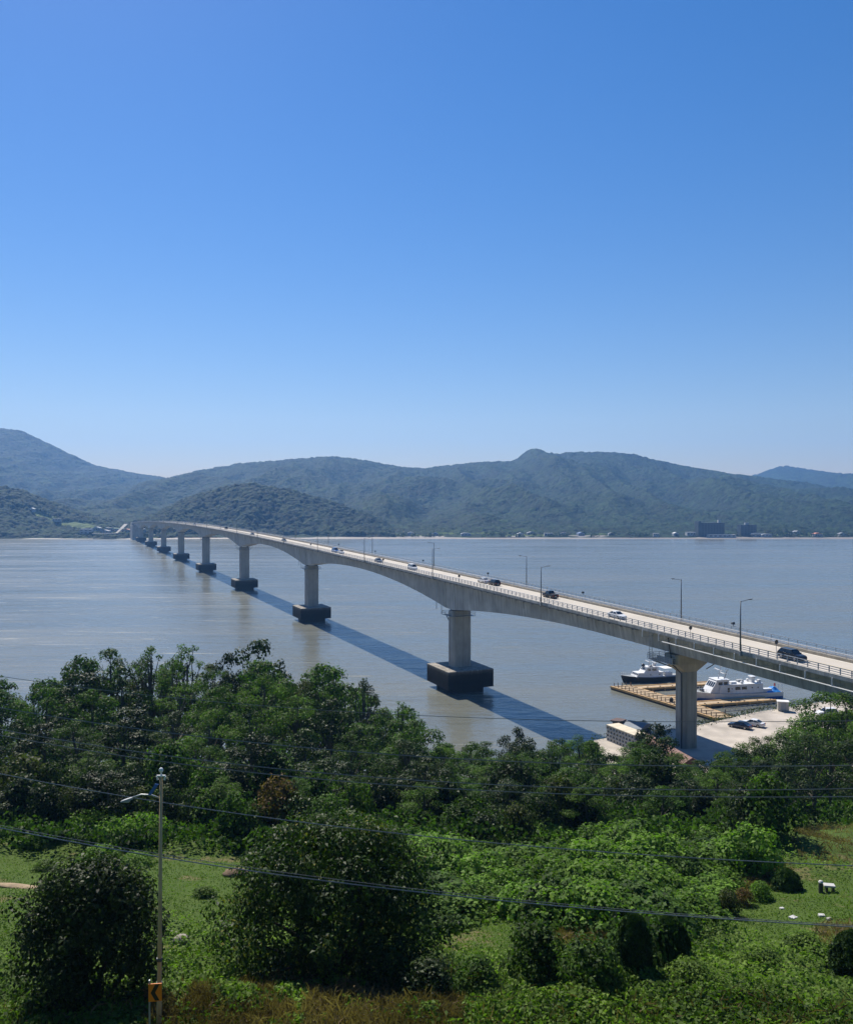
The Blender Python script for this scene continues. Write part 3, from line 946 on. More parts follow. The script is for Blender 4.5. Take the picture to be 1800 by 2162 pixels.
SHAPES = {  # length, width, body stations (y, half width factor, shoulder z), glasshouse (y windscreen foot, roof front, roof rear, rear foot), roof z
    'sedan': (4.8, 1.86, [(-2.4, .80, .62), (-2.3, .92, .90), (-1.7, .98, 1.02), (-0.9, 1, .98), (0.8, 1, .95), (1.3, .98, .90), (2.1, .93, .76), (2.35, .84, .66), (2.42, .7, .5)], (1.15, .25, -1.0, -1.85), 1.46),
    'suv': (4.75, 1.92, [(-2.35, .86, .75), (-2.28, .95, 1.08), (-1.6, 1, 1.12), (-0.5, 1, 1.10), (0.8, 1, 1.08), (1.2, .99, 1.05), (2.0, .95, .95), (2.3, .87, .82), (2.38, .75, .6)], (1.15, .45, -1.75, -2.22), 1.70),
    'van': (5.0, 1.92, [(-2.5, .93, 1.0), (-2.45, .97, 1.18), (-1.2, 1, 1.18), (0.2, 1, 1.16), (1.4, 1, 1.12), (1.8, .98, 1.05), (2.3, .94, .9), (2.48, .86, .75), (2.52, .75, .6)], (1.75, 1.0, -2.25, -2.44), 1.95),
    'pickup': (5.2, 1.92, [(-2.6, .93, .9), (-2.55, .97, 1.08), (-1.6, 1, 1.10), (-0.7, 1, 1.10), (0.8, 1, 1.10), (1.3, .99, 1.07), (2.3, .95, .98), (2.52, .88, .85), (2.58, .75, .6)], (1.25, .6, -0.55, -0.95), 1.82)}

def make_car(kind, paint, label, loc, rotz, group=None, z=None, pitch=0.0):
    L_, W, st, (ywf, yrf, yrr, yrb), zr = SHAPES[kind]
    hw = W / 2
    name = {'sedan': 'sedan_car', 'suv': 'suv_car', 'van': 'van', 'pickup': 'pickup_truck'}[kind]
    root = thing(name, label, {'pickup': 'pickup truck', 'van': 'van'}.get(kind, 'car'), loc, rotz, group)
    root.rotation_euler = (pitch, 0, rotz)
    P = PAINT[paint]
    rings = []
    for (y, wf, zs) in st:
        w = hw * wf
        rings.append([(-w * .9, y, .24), (w * .9, y, .24), (w, y, .36), (w * 1.0, y, .24 + (zs - .24) * .62), (w * .95, y, zs - .03), (w * .80, y, zs), (-w * .80, y, zs), (-w * .95, y, zs - .03), (-w, y, .24 + (zs - .24) * .62), (-w, y, .36)])
    MB().loft(rings).build('body', P, root, smooth=False)
    shz = lambda y: float(np.interp(y, [q[0] for q in st], [q[2] for q in st]))
    def cab(y, z, w): return [(-w, y, z), (w, y, z)]
    wb, wr = hw * .90, hw * .70
    zf, zb = shz(ywf) - .01, shz(yrb) - .01
    zm1, zm2 = shz(yrf) - .01, shz(yrr) - .01
    # pillars and inner shell in body colour, panes slightly proud
    A = [(-wb, ywf, zf), (wb, ywf, zf)]; B = [(-wr, yrf, zr - .05), (wr, yrf, zr - .05)]; Cc = [(-wr, yrr, zr - .06), (wr, yrr, zr - .06)]; D = [(-wb, yrb, zb), (wb, yrb, zb)]
    g = MB()
    vs_ = A + B + Cc + D + [(-wb, yrf, zm1), (wb, yrf, zm1), (-wb, yrr, zm2), (wb, yrr, zm2)]
    g.add(vs_, [(0, 1, 3, 2), (2, 3, 5, 4), (4, 5, 7, 6), (0, 2, 8), (8, 2, 4, 10), (10, 4, 6), (1, 9, 3), (9, 11, 5, 3), (11, 7, 5)])
    g.build('cabin', P, root)
    r_ = MB(); r_.loft([[(-wr * .98, yrf + .05, zr - .05), (wr * .98, yrf + .05, zr - .05), (wr * .85, yrf, zr), (-wr * .85, yrf, zr)], [(-wr * .98, yrr - .05, zr - .06), (wr * .98, yrr - .05, zr - .06), (wr * .85, yrr, zr - .01), (-wr * .85, yrr, zr - .01)]])
    r_.build('roof', P, root)
    def pane(name, quad, n, k=.88, off=.012):
        c = sum((Vector(q) for q in quad), Vector()) / len(quad)
        pts = [c + (Vector(q) - c) * k + Vector(n) * off for q in quad]
        MB().add(pts, [tuple(range(len(pts)))]).build(name, GLASS, root)
    pane('windscreen', [A[0], A[1], B[1], B[0]], (0, .5, .8))
    pane('rear_window', [D[1], D[0], Cc[0], Cc[1]], (0, -.6, .7))
    for sgn in (-1, 1):
        i = 0 if sgn < 0 else 1
        mid = (yrf + yrr) / 2 - .05
        mb_ = (sgn * wb, mid, shz(mid) - .01); mt = (sgn * wr, mid, zr - .05)
        fr = [A[i], (sgn * wb, yrf, zm1), mb_, mt, B[i]]
        rr_ = [mb_, (sgn * wb, yrr, zm2), D[i], Cc[i], mt]
        pane('side_window', fr, (sgn, 0, .35), .86); pane('side_window', rr_, (sgn, 0, .35), .86)
        MB().cbox(sgn * hw * 1.0 - .06 + sgn * .06, sgn * hw + .06 + sgn * .06, ywf - .35, ywf - .2, zf + .02, zf + .17, .03).build('mirror', P, root)
        MB().box(sgn * hw * .62 - .22, sgn * hw * .62 + .22, L_ / 2 - .18, L_ / 2 - .07, .58, .72).build('headlight', HEAD, root)
        MB().box(sgn * hw * .70 - .18, sgn * hw * .70 + .18, -L_ / 2 - .01, -L_ / 2 + .12, .68, .84).build('tail_light', TAIL, root)
    MB().box(-.26, .26, -L_ / 2 - .03, -L_ / 2 + .02, .48, .60).build('number_plate', CHROME, root)
    MB().box(-.5, .5, L_ / 2 - .08, L_ / 2 + .02, .36, .54).build('grille', TRIM, root)
    if kind == 'pickup':
        MB().box(-hw * .8, hw * .8, -2.45, -1.05, 1.09, 1.12).build('cargo_bed', TRIM, root)
    wr_ = .34 if kind == 'sedan' else .38
    tme = MB().loft([[(dx, rr * math.cos(a), rr * math.sin(a)) for a in np.linspace(0, 2 * math.pi, 14, endpoint=False)] for dx, rr in ((-.11, wr_ * .85), (-.10, wr_), (.10, wr_), (.11, wr_ * .85))]).mesh('wheel', TYRE)
    rme = MB().loft([[(dx, rr * math.cos(a), rr * math.sin(a)) for a in np.linspace(0, 2 * math.pi, 10, endpoint=False)] for dx, rr in ((-.125, wr_ * .6), (.125, wr_ * .6))]).mesh('rim', RIM)
    for yw in (-L_ * .29, L_ * .30):
        for sgn in (-1, 1):
            w_ = link('wheel', tme, root, (sgn * (hw - .10), yw, wr_))
            link('rim', rme, w_)
    return root

def on_bridge(kind, paint, v, s, label, away=False, group=None):
    sl = (zd(s + 1) - zd(s - 1)) / 2
    make_car(kind, paint, label, bpos(v, s, 0.022), BAX + (0 if away else math.pi), group, pitch=math.atan(sl) * (1 if away else -1))

on_bridge('suv', 'black', -2.4, -131.5, 'black SUV driving along the bridge beside the last lamp post')
on_bridge('sedan', 'white', -2.8, -84.5, 'white sedan driving alone on the bridge between land pier and first water pier')
on_bridge('pickup', 'black', 1.6, -50.0, 'black pickup driving away on the bridge beside a lamp post', True)
on_bridge('suv', 'black', 1.4, -20.0, 'black SUV close behind a white car on the bridge above the first water pier', True)
on_bridge('sedan', 'white', 1.4, -13.2, 'white sedan just ahead of a black SUV on the bridge', True)
on_bridge('van', 'white', -2.6, 31.9, 'white van alone on the bridge past the first water pier')
on_bridge('sedan', 'navy', -2.9, 65.2, 'dark blue sedan at the middle of the first water span')
on_bridge('sedan', 'white', -2.4, 114.0, 'white sedan in front of a blue truck on the bridge')
on_bridge('van', 'blue', -2.4, 122.5, 'blue delivery van behind a white sedan on the bridge')
on_bridge('sedan', 'grey', -2.6, 216.0, 'small grey car on the bridge past the second water pier', group='distant cars on the bridge')
on_bridge('sedan', 'black', -2.6, 300.0, 'small dark car on the far climbing part of the bridge', group='distant cars on the bridge')
on_bridge('van', 'black', 1.6, 420.0, 'small dark van near the crest of the bridge', True, group='distant cars on the bridge')
on_bridge('van', 'white', -2.6, 560.0, 'small white van on the crest of the bridge', group='distant cars on the bridge')

def parked(kind, paint, x, y, rot, label):
    make_car(kind, paint, label, (x, y, PZ), R(rot))
parked('sedan', 'navy', 66.2, 179.9, 47, 'dark blue sedan parked on the concrete yard next to a white sedan')
parked('sedan', 'white', 69.6, 181.6, 47, 'white sedan parked on the concrete yard next to a dark blue sedan')
parked('suv', 'white', 89.5, 190.5, 95, 'white SUV parked on the concrete yard behind the roadside tree')

# ================================================================== JETTY AND BOATS
PONT = pm('ochre painted pontoon', (0.50, 0.30, 0.11), 0.65, 0.28, 0.7, 0.2, objvar=0.08)
PONT_D = pm('dark pontoon hull', (0.03, 0.028, 0.025), 0.7, 0.3, 1.0)
DECKW = pm('worn pale deck boards', (0.47, 0.35, 0.21), 0.8, 0.3, 0.8, 0.2, objvar=0.16)
POSTM = pm('dark bollard', (0.10, 0.07, 0.045), 0.6)
JD = Vector((0.428, -0.904, 0)).normalized()          # along the main walkway, towards the shore
JR = Vector((0.965, 0.262, 0)).normalized()           # along the finger arms
J0 = Vector((55.8, 259.0, 0))
jetty = thing('floating_jetty', 'ochre floating jetty with three finger arms moored beside the bridge pier', 'jetty', J0)
def jp(a, b, z): # a along the walkway, b across
    return JD * a + JR * b + Vector((0, 0, z))
def slab(mb_, a0, a1, b0, b1, z0, z1):
    c = [jp(a0, b0, 0), jp(a1, b0, 0), jp(a1, b1, 0), jp(a0, b1, 0)]
    return mb_.add([(p.x, p.y, z0) for p in c] + [(p.x, p.y, z1) for p in c], [(3, 2, 1, 0), (4, 5, 6, 7), (0, 1, 5, 4), (1, 2, 6, 5), (2, 3, 7, 6), (3, 0, 4, 7)][::1])
ML = 44.0
hull = MB(); slab(hull, 0.15, ML - .15, 0.15, 6.6, -0.6, 0.75)
hull.build('pontoon_hull', PONT_D, jetty)
fr = MB(); slab(fr, 0, ML, 0, 0.5, 0.55, 1.08); slab(fr, 0, ML, 6.3, 6.8, 0.55, 1.0); slab(fr, 0, 0.5, 0.5, 6.3, 0.55, 1.0)
frame = fr.build('edge_fender', PONT, jetty)
k = 0
a = 0.7
while a < ML - 0.7:
    b_ = MB(); slab(b_, a, a + 0.62, 0.55, 6.25, 0.76, 0.98 if k % 3 else 1.12)
    b_.build('deck_board', DECKW, jetty)
    a += 0.95; k += 1
pme = MB().box(-0.09, 0.09, -0.09, 0.09, 0, 1.1).box(-0.06, 0.06, -0.06, 0.06, 1.1, 1.16).mesh('bollard', POSTM)
for a in np.arange(0.8, ML - 1, 1.75):
    o = link('bollard', pme, jetty, jp(float(a), 0.9, 0.98))
for b in np.arange(2.2, 6.5, 1.4):
    link('bollard', pme, jetty, jp(0.6, float(b), 0.98))
for a in (1.5, 12, 23, 33, 40):
    link('bollard', pme, jetty, jp(float(a), 6.0, 0.98))
tx = MB(); tx.lathe([(0.0, 0.0), (0.45, 0.05), (0.6, 0.5), (0.5, 1.1), (0.2, 1.4), (0.0, 1.45)], 10)
tx.build('fender_buoy', PONT_D, jetty, jp(24.0, 2.4, 0.95))
for name, a0, b1, w in (('arm', 2.0, 33.0, 3.4), ('arm', 16.5, 14.5, 2.6), ('arm', 25.5, 31.5, 3.8)):
    am = MB(); slab(am, a0, a0 + w, 6.85, b1, 0.35, 0.95)
    # rounded tube fenders along both sides
    arm = am.build('finger_arm', DECKW, jetty)
    t = MB()
    for aa in (a0 - 0.05, a0 + w + 0.05):
        t.tube([jp(aa, 6.9, 0.78), jp(aa, (6.9 + b1) / 2, 0.78), jp(aa, b1 - .1, 0.78)], 0.42, 8)
    t.build('tube_fender', PONT, arm)
    hh = MB(); slab(hh, a0 + .1, a0 + w - .1, 6.9, b1 - .1, -0.6, 0.36); hh.build('pontoon_hull', PONT_D, arm)
    for b in np.arange(9, b1, 4.2):
        link('bollard', MB().box(-0.15, 0.15, -0.15, 0.15, 0, 0.35).mesh('cleat', POSTM), arm, jp(a0 + w * .9, float(b), 1.0)).name = 'cleat'
        MB().box(-.18, .18, -.12, .12, -0.5, 0.6).build('fender_strap', PONT, arm, jp(a0 + w + 0.5, float(b) + 1, 0.4))

# gangway from yard to jetty
gw = thing('gangway', 'thin grey lattice gangway sloping from the yard down to the jetty', 'gangway')
GA, GB = Vector((92.5, 203.5, 8.7)), jp(38.5, 6.7, 1.15) + J0
GA = Vector((90.0, 201.6, 8.9))
side = (GB - GA).cross(Vector((0, 0, 1))).normalized()
deckm = MB(); deckm.bar(GA, GB, 1.5, 0.15); deckm.build('deck', DARK_STEEL, gw)
for sg in (-1, 1):
    r_ = MB()
    o = side * (0.75 * sg)
    r_.bar(GA + o + Vector((0, 0, 1.1)), GB + o + Vector((0, 0, 1.1)), 0.08)
    n = 16
    for i in range(n):
        p0 = GA.lerp(GB, i / n) + o; p1 = GA.lerp(GB, (i + 1) / n) + o
        r_.bar(p0, p0 + Vector((0, 0, 1.1)), 0.06); r_.bar(p0, p1 + Vector((0, 0, 1.1)), 0.05)
    r_.build('lattice_rail', STEEL, gw)

BW = pm('white boat paint', (0.80, 0.80, 0.79), 0.35, 0.08, 0.6, streak=0.08)
BB = pm('boat blue paint', (0.05, 0.14, 0.40), 0.35, 0.1)
BK = pm('boat black hull', (0.02, 0.022, 0.025), 0.4)
BG = pm('boat deck grey', (0.32, 0.34, 0.35), 0.7)
TARP = pm('blue tarpaulin', (0.03, 0.27, 0.72), 0.5, 0.2, 2.0, 0.5)
AWN = pm('white awning', (0.82, 0.82, 0.80), 0.6)
REDM = pm('red boat trim', (0.4, 0.04, 0.03), 0.5)

def boat(name, label, bow, stern, width, free, hullmat, sheer, layout):
    d = (Vector(bow) - Vector(stern)); L_ = d.length
    rot = math.atan2(-d.x, d.y)                         # local +Y to the bow
    root = thing(name, label, 'boat', (stern[0], stern[1], 0), rot)
    hw = width / 2
    st = [(0, .86, .95, 0), (.1, .93, .96, 0), (.3, 1, .97, .0), (.55, 1, 1.03, .0), (.75, .86, 1.2, .02), (.9, .5, 1.42, .05), (.97, .2, 1.55, .08), (1.0, .03, 1.6, .1)]
    rings = []; stripe = []
    for (t, wf, hf, fl) in st:
        y = t * L_; w = hw * wf; z = free * hf
        wl = w * (0.88 if t < .8 else .55)
        yb = y - (t > .85) * (t - .85) * L_ * .35
        rings.append([(-wl * .5, yb, -.7), (wl * .5, yb, -.7), (wl, yb, 0.0), (w, y, z), (-w, y, z), (-wl, yb, 0.0)])
        stripe.append((w, wl, y, yb, z))
    hl = MB().loft(rings).build('hull', hullmat[0], root)
    bt = MB()
    for sg in (-1, 1):
        for i in range(len(stripe) - 1):
            q = []
            for (w, wl, y, yb, z), fz in ((stripe[i], 0.0), (stripe[i + 1], 0.0), (stripe[i + 1], .36), (stripe[i], .36)):
                f_ = (fz)
                q.append((sg * ((wl + (w - wl) * f_) + .015), yb + (y - yb) * f_, z * f_ + .02))
            bt.add(q, [(0, 1, 2, 3) if sg > 0 else (3, 2, 1, 0)])
    bt.build('hull_band', hullmat[1], hl)
    MB().add([(-w * .96, y, z + .01) for (w, wl, y, yb, z) in stripe] + [(w * .96, y, z + .01) for (w, wl, y, yb, z) in stripe],
             [(i, i + 1, i + 1 + len(stripe), i + len(stripe)) for i in range(len(stripe) - 1)][::1]).build('deck', BG, hl)
    zdk = free * 1.0
    for part in layout:
        kind = part[0]
        if kind == 'house':   # y0, y1, half width, z0, height, front rake, rear rake, window spec
            _, y0, y1, w, z0, h, rk, rr, wins = part
            b_ = MB(); b_.loft([[(-w, y0 * L_, z0), (w, y0 * L_, z0), (w, y1 * L_, z0), (-w, y1 * L_, z0)], [(-w * .92, y0 * L_ + rr, z0 + h), (w * .92, y0 * L_ + rr, z0 + h), (w * .92, y1 * L_ - rk, z0 + h), (-w * .92, y1 * L_ - rk, z0 + h)]])
            hs = b_.build('deckhouse', BW, root)
            rf = MB(); rf.cbox(-w * .98, w * .98, y0 * L_ + rr - .2, y1 * L_ - rk + .25, z0 + h, z0 + h + .14, .05); rf.build('house_roof', BW, hs)
            for (ya, yb_, za, zb) in wins:
                for sg in (-1, 1):
                    wa = w - w * .08 * (za / h); wb_ = w - w * .08 * (zb / h)
                    MB().add([(sg * (wa + .015), ya * L_, z0 + za), (sg * (wa + .015), yb_ * L_, z0 + za), (sg * (wb_ + .015), yb_ * L_, z0 + zb), (sg * (wb_ + .015), ya * L_, z0 + zb)], [(0, 1, 2, 3) if sg > 0 else (3, 2, 1, 0)]).build('window', GLASS, hs)
            if rk > .5:
                for i in range(4):
                    x0 = -w * .86 + i * w * .44; x1 = x0 + w * .36
                    f0, f1 = .52, .86
                    yy = lambda f: y1 * L_ - rk * f + .02
                    MB().add([(x0, yy(f0), z0 + h * f0), (x1, yy(f0), z0 + h * f0), (x1, yy(f1), z0 + h * f1), (x0, yy(f1), z0 + h * f1)], [(3, 2, 1, 0)]).build('window', GLASS, hs)
        elif kind == 'mast':
            _, y, z0, h, rake = part
            mt = MB(); y = y * L_
            mt.tube([(0, y, z0), (0, y - rake, z0 + h)], [.2, .1], 6)
            mt.bar((-1.3, y - rake * .55, z0 + h * .6), (1.3, y - rake * .55, z0 + h * .6), .12)
            mt.bar((-.8, y - rake * .85, z0 + h * .86), (.8, y - rake * .85, z0 + h * .86), .1)
            mt.tube([(.6, y - rake * .85, z0 + h * .86), (.6, y - rake, z0 + h * 1.35)], .04, 5)
            mt.tube([(-.6, y - rake * .85, z0 + h * .86), (-.6, y - rake, z0 + h * 1.2)], .04, 5)
            mo = mt.build('mast', BW if part[4] < 1 else BG, root)
            MB().bar((-1.1, y + .5, z0 + h * .66), (1.1, y + .5, z0 + h * .7), .3, .18).build('radar', BW, mo)
        elif kind == 'box':
            _, nm, x0, x1, y0, y1, z0, z1, mt_ = part
            MB().cbox(x0, x1, y0, y1, z0, z1, min(.12, (x1 - x0) * .2)).build(nm, mt_, root)
        elif kind == 'dome':
            _, nm, x, y, z, r_, mt_ = part
            MB().lathe([(r_ * .5, 0), (r_, r_ * .5), (r_ * .95, r_ * 1.1), (r_ * .55, r_ * 1.6), (0.01, r_ * 1.75)], 10, (x, y, z)).build(nm, mt_, root, smooth=True)
        elif kind == 'tarp':
            _, x0, x1, y0, y1, z0, z1, mt_ = part
            n = 7; Vt = []; Ft = []
            for i in range(n):
                for j in range(n):
                    fx, fy = i / (n - 1), j / (n - 1)
                    edge = min(fx, 1 - fx, fy, 1 - fy) * 2
                    Vt.append((x0 + (x1 - x0) * fx, y0 + (y1 - y0) * fy, z0 + (z1 - z0) * min(1, edge * 1.5) * (0.65 + .35 * rnd.random())))
            for i in range(n - 1):
                for j in range(n - 1):
                    Ft.append((i * n + j, i * n + j + 1, (i + 1) * n + j + 1, (i + 1) * n + j))
            MB().add(Vt, Ft).build('tarpaulin', mt_, root)
        elif kind == 'awning':
            _, x0, x1, y0, y1, z, mt_ = part
            MB().box(x0, x1, y0, y1, z, z + .08).build('awning', mt_, root)
            ps = MB()
            for xx in (x0 + .1, x1 - .1):
                for yy in (y0 + .1, y1 - .1): ps.bar((xx, yy, zdk), (xx, yy, z), .07)
            ps.build('awning_frame', STEEL, root)
    rl = MB()
    for sg in (-1, 1):
        pr = [(sg * w * .93, y, z) for (w, wl, y, yb, z) in stripe if y > L_ * .5] if True else []
        for p0, p1 in zip(pr[:-1], pr[1:]):
            rl.bar((p0[0], p0[1], p0[2] + .9), (p1[0], p1[1], p1[2] + .9), .05); rl.bar((p0[0], p0[1], p0[2] + .5), (p1[0], p1[1], p1[2] + .5), .04)
            for f_ in (0, .5): 
                q = Vector(p0).lerp(Vector(p1), f_); rl.bar(q, q + Vector((0, 0, .9)), .05)
    rl.build('bow_rail', BW, root)
    return root

# larger patrol boat: bow to the left behind the pier
L2 = 29.0
boat('patrol_boat', 'larger white patrol boat with blue hull band and blue tarpaulin moored between jetty arms', (74.2, 243.2), (103.0, 249.6), 6.2, 2.0, (BW, BB), 1, [
    ('house', .22, .70, 2.55, 2.0, 2.5, 0.4, 0.1, [(.40, .455, 1.1, 1.95), (.47, .525, 1.1, 1.95), (.335, .35, 1.4, 1.7), (.27, .285, 1.4, 1.7), (.585, .61, .5, 1.8), (.555, .567, 1.3, 1.65)]),
    ('house', .58, .80, 2.2, 2.05, 3.9, 2.6, 0.1, [(.655, .70, 2.6, 3.4), (.60, .64, 2.6, 3.4)]),
    ('mast', .66, 6.0, 4.2, 0.95), ('mast', .60, 5.6, 3.0, 1.2),
    ('box', 'roof_locker', -1.6, -.2, 14.5, 16.3, 4.64, 5.2, BW), ('box', 'roof_locker', .3, 1.7, 11.0, 12.8, 4.64, 5.3, BG), ('box', 'vent_stack', -.9, .3, 8.2, 9.3, 4.64, 6.2, BW),
    ('box', 'vent_top', -1.4, .8, 8.0, 9.5, 6.2, 6.45, BW), ('box', 'vent_stack', -1.9, -.9, 6.8, 7.7, 4.64, 5.6, BW), ('dome', 'satellite_dome', 1.2, 9.2, 4.64, .5, BW), ('dome', 'satellite_dome', -1.4, 12.8, 4.64, .45, BW),
    ('box', 'tender', -2.2, -.6, 3.4, 6.2, 2.0, 2.9, BW), ('tarp', -2.8, 1.4, .8, 3.6, 1.95, 3.3, TARP), ('tarp', -2.9, .4, 3.0, 5.4, 1.95, 2.7, TARP),
    ('box', 'life_ring', .6, 1.4, .35, .55, 2.9, 3.7, REDM), ('box', 'stern_frame', -2.4, -2.25, .3, .5, 1.9, 4.0, BW), ('box', 'stern_frame', -.6, -.45, .3, .5, 1.9, 4.0, BW), ('box', 'stern_frame', -2.4, -.45, .3, .5, 4.0, 4.15, BW),
    ('box', 'winch', -.7, .7, 24.2, 25.1, 2.6, 3.4, BK)])
# smaller patrol boat
boat('patrol_boat', 'smaller white patrol boat with black hull and white awning at the far jetty arm', (61.3, 269.0), (82.3, 275.0), 5.0, 1.5, (BK, BK), 1, [
    ('house', .36, .80, 1.95, 1.7, 1.2, 1.0, 0.1, [(.4, .43, .5, .8), (.55, .58, .5, .8)]),
    ('house', .42, .68, 1.7, 2.7, 1.9, 1.6, 0.3, [(.46, .53, .8, 1.5), (.555, .60, .8, 1.5)]),
    ('mast', .55, 4.6, 2.6, .6), ('mast', .44, 4.4, 2.2, .4), ('box', 'side_stripe', -2.0, 2.0, 7.0, 17.0, 1.55, 1.75, BW),
    ('dome', 'gun_cover', .7, 13.5, 4.5, .6, BK), ('dome', 'gun_cover', -.8, 11.6, 4.3, .55, BK), ('dome', 'satellite_dome', .5, 9.8, 4.7, .55, BW), ('box', 'engine_box', -1.2, 1.2, 4.0, 6.5, 1.5, 2.6, BW),
    ('awning', -2.0, 2.0, .6, 7.4, 4.0, AWN), ('box', 'outboard_motor', -1.5, -.9, .3, 1.0, 1.5, 3.0, BB)])

# ================================================================== YARD BUILDINGS
SHEDW = pm('white block wall', (0.45, 0.43, 0.39), 0.7, 0.15, 1.0)
SHEDR = pm('cream roof sheet', (0.66, 0.58, 0.44), 0.7, 0.12, 0.8)
REDR = pm('rust red roof tiles', (0.17, 0.075, 0.06), 0.75, 0.25, 1.5)
GREYR = pm('grey sheet roof', (0.16, 0.19, 0.23), 0.5, 0.2, 1.0)
INSIDE_DARK = pm('painted dark inside', (0.03, 0.035, 0.04), 0.7)
DKWALL = pm('dark cladding', (0.07, 0.06, 0.06), 0.7)

def local_box_thing(name, label, cat, p0, p1, w, z0):
    """a thing whose local +Y runs from p0 to p1, x from 0 to w on the right"""
    d = Vector((p1[0] - p0[0], p1[1] - p0[1], 0))
    return thing(name, label, cat, (p0[0], p0[1], z0), math.atan2(-d.x, d.y)), d.length

# stack of white hollow blocks with a cream top
root, L_ = local_box_thing('block_stack', 'long stack of white hollow concrete blocks with a cream flat top near the water', 'block stack', (39.6, 162.2), (35.6, 171.0), 3.2, PZ)
bme = MB()
def hollow_block():
    m_ = MB()
    y0, y1, z0, z1 = 0.0, 0.94, 0.0, 0.74
    m_.box(0, .5, y0, y1, z0, z0 + .14); m_.box(0, .5, y0, y1, z1 - .14, z1); m_.box(0, .5, y0, y0 + .17, z0 + .14, z1 - .14); m_.box(0, .5, y1 - .17, y1, z0 + .14, z1 - .14)
    m_.box(.3, .5, y0 + .17, y1 - .17, z0 + .14, z1 - .14)
    return m_.mesh('block', SHEDW)
bme = hollow_block()
ny_ = int(L_ / .97)
for r_ in range(4):
    for i in range(ny_):
        link('block', bme, root, (0.012 * ((i * 7 + r_ * 3) % 4), i * .97 + (r_ % 2) * .2, r_ * .76))
MB().box(.52, 2.7, 0, ny_ * .97, 0, 3.02).build('core', INSIDE_DARK, root)  # solid core, its near-black colour stands in for the dark inside
for i in range(5):
    y0 = i * ny_ * .97 / 5
    MB().box(-.12, 2.9, y0 + .03, y0 + ny_ * .97 / 5 - .03, 3.06, 3.22).build('top_slab', SHEDR, root)

def house(name, label, x, y, z, w, l, h, rot, wallm, roofm, roof='flat', rh=1.5, wins=2, floors=1, group=None, cat='house', winm=None, over=.35):
    root = thing(name, label, cat, (x, y, z), R(rot), group)
    MB().box(-w / 2, w / 2, -l / 2, l / 2, -1.5, h).build('wall', wallm, root)
    r_ = MB()
    if roof == 'flat':
        r_.cbox(-w / 2 - over, w / 2 + over, -l / 2 - over, l / 2 + over, h + .002, h + .3, .06)
    elif roof == 'gable':
        a = w / 2 + over; b = l / 2 + over
        r_.add([(-a, -b, h), (a, -b, h), (a, b, h), (-a, b, h), (0, -b, h + rh), (0, b, h + rh), (-a, -b, h - .2), (a, -b, h - .2), (a, b, h - .2), (-a, b, h - .2)],
               [(0, 4, 5, 3), (1, 2, 5, 4), (0, 1, 4), (2, 3, 5), (6, 7, 1, 0), (8, 9, 3, 2), (7, 8, 2, 1), (9, 6, 0, 3), (9, 8, 7, 6)])
    elif roof == 'arch':
        a = w / 2 + over; b = l / 2 + over; n = 8
        ring = lambda yy: [(-a * math.cos(math.pi * k / n), yy, h + rh * math.sin(math.pi * k / n)) for k in range(n + 1)]
        r_.loft([ring(-b), ring(b)])
    r_.build('roof', roofm, root)
    gm = winm or GLASS
    fh = h / floors
    wme = MB().box(-.5, .5, -.03, .03, -.5, .5).mesh('window', gm)
    for f in range(floors):
        for i in range(wins):
            xx = -w / 2 + w * (i + .5) / wins
            o = link('window', wme, root, (xx, -l / 2 - .02, fh * f + fh * .55)); o.scale = (w / wins * .55, 1, fh * .45)
    if floors == 1:
        MB().box(w * .18, w * .18 + .9, -l / 2 - .05, -l / 2 - .01, 0, 2.0).build('door', DKWALL, root)
    return root

house('shed', 'dark grey flat roofed shed beside the stack of white blocks', 42.6, 172.8, PZ, 5.2, 4.0, 2.4, 50, DKWALL, GREYR, 'gable', .7, cat='shed')
house('shed', 'small brown box shed with a white strip between the block stack and grey roof', 39.2, 174.0, PZ, 2.0, 1.6, 2.9, 48, DKWALL, pm('brown roof', (.09, .05, .045), .7), 'flat', cat='shed')
house('low_building', 'low building with rust red tiled roof at the foot of the land pier', 45.4, 160.2, PZ - .9, 3.0, 17, 1.9, 12.5, DKWALL, REDR, 'gable', 1.0, wins=3, cat='building')
# white switch cabinet at the quay edge
cabn = thing('switch_cabinet', 'white square cabinet standing at the edge of the concrete yard', 'cabinet', (81.6, 195.0, PZ), R(-15))
MB().cbox(-1.15, 1.15, -.9, .9, 0.15, 2.1, .06).build('body', SHEDW, cabn)
MB().cbox(-1.3, 1.3, -1.05, 1.05, 2.1, 2.28, .05).build('lid', pm('cabinet lid', (.75, .73, .68), .6), cabn)
MB().box(-1.1, 1.1, -.85, .85, 0, .15).build('plinth', CONC_P, cabn)
MB().box(-.55, .55, -.93, -.9, .3, 1.9).build('door', BG, cabn)
bol = thing('mooring_post', 'short dark post with rounded head beside the gangway at the yard edge', 'post', (88.6, 199.5, PZ))
MB().lathe([(.22, 0), (.2, 1.3), (.3, 1.35), (.28, 1.75), (.1, 1.85)], 10).build('shaft', DKWALL, bol)
MB().lathe([(.36, 0), (.36, .12), (.25, .15)], 10).build('base', CONC_P, bol)

# ================================================================== HOUSES ON THE FAR SHORE
HW = [pm('white house wall', (.45, .45, .43), .8), pm('cream house wall', (.42, .37, .29), .8), pm('grey house wall', (.35, .37, .38), .8)]
HR = {'blue': pm('blue roof', (.06, .14, .33), .5), 'red': pm('orange red roof', (.45, .14, .06), .6), 'grey': pm('far grey roof', (.25, .26, .28), .6), 'white': pm('white roof', (.55, .55, .53), .5), 'green': pm('green roof', (.1, .22, .15), .6)}
HOTEL = pm('dark glass facade', (.03, .038, .045), .5, .15, .1)
HOTW = pm('hotel window', (.02, .03, .04), .1, spec=.7)

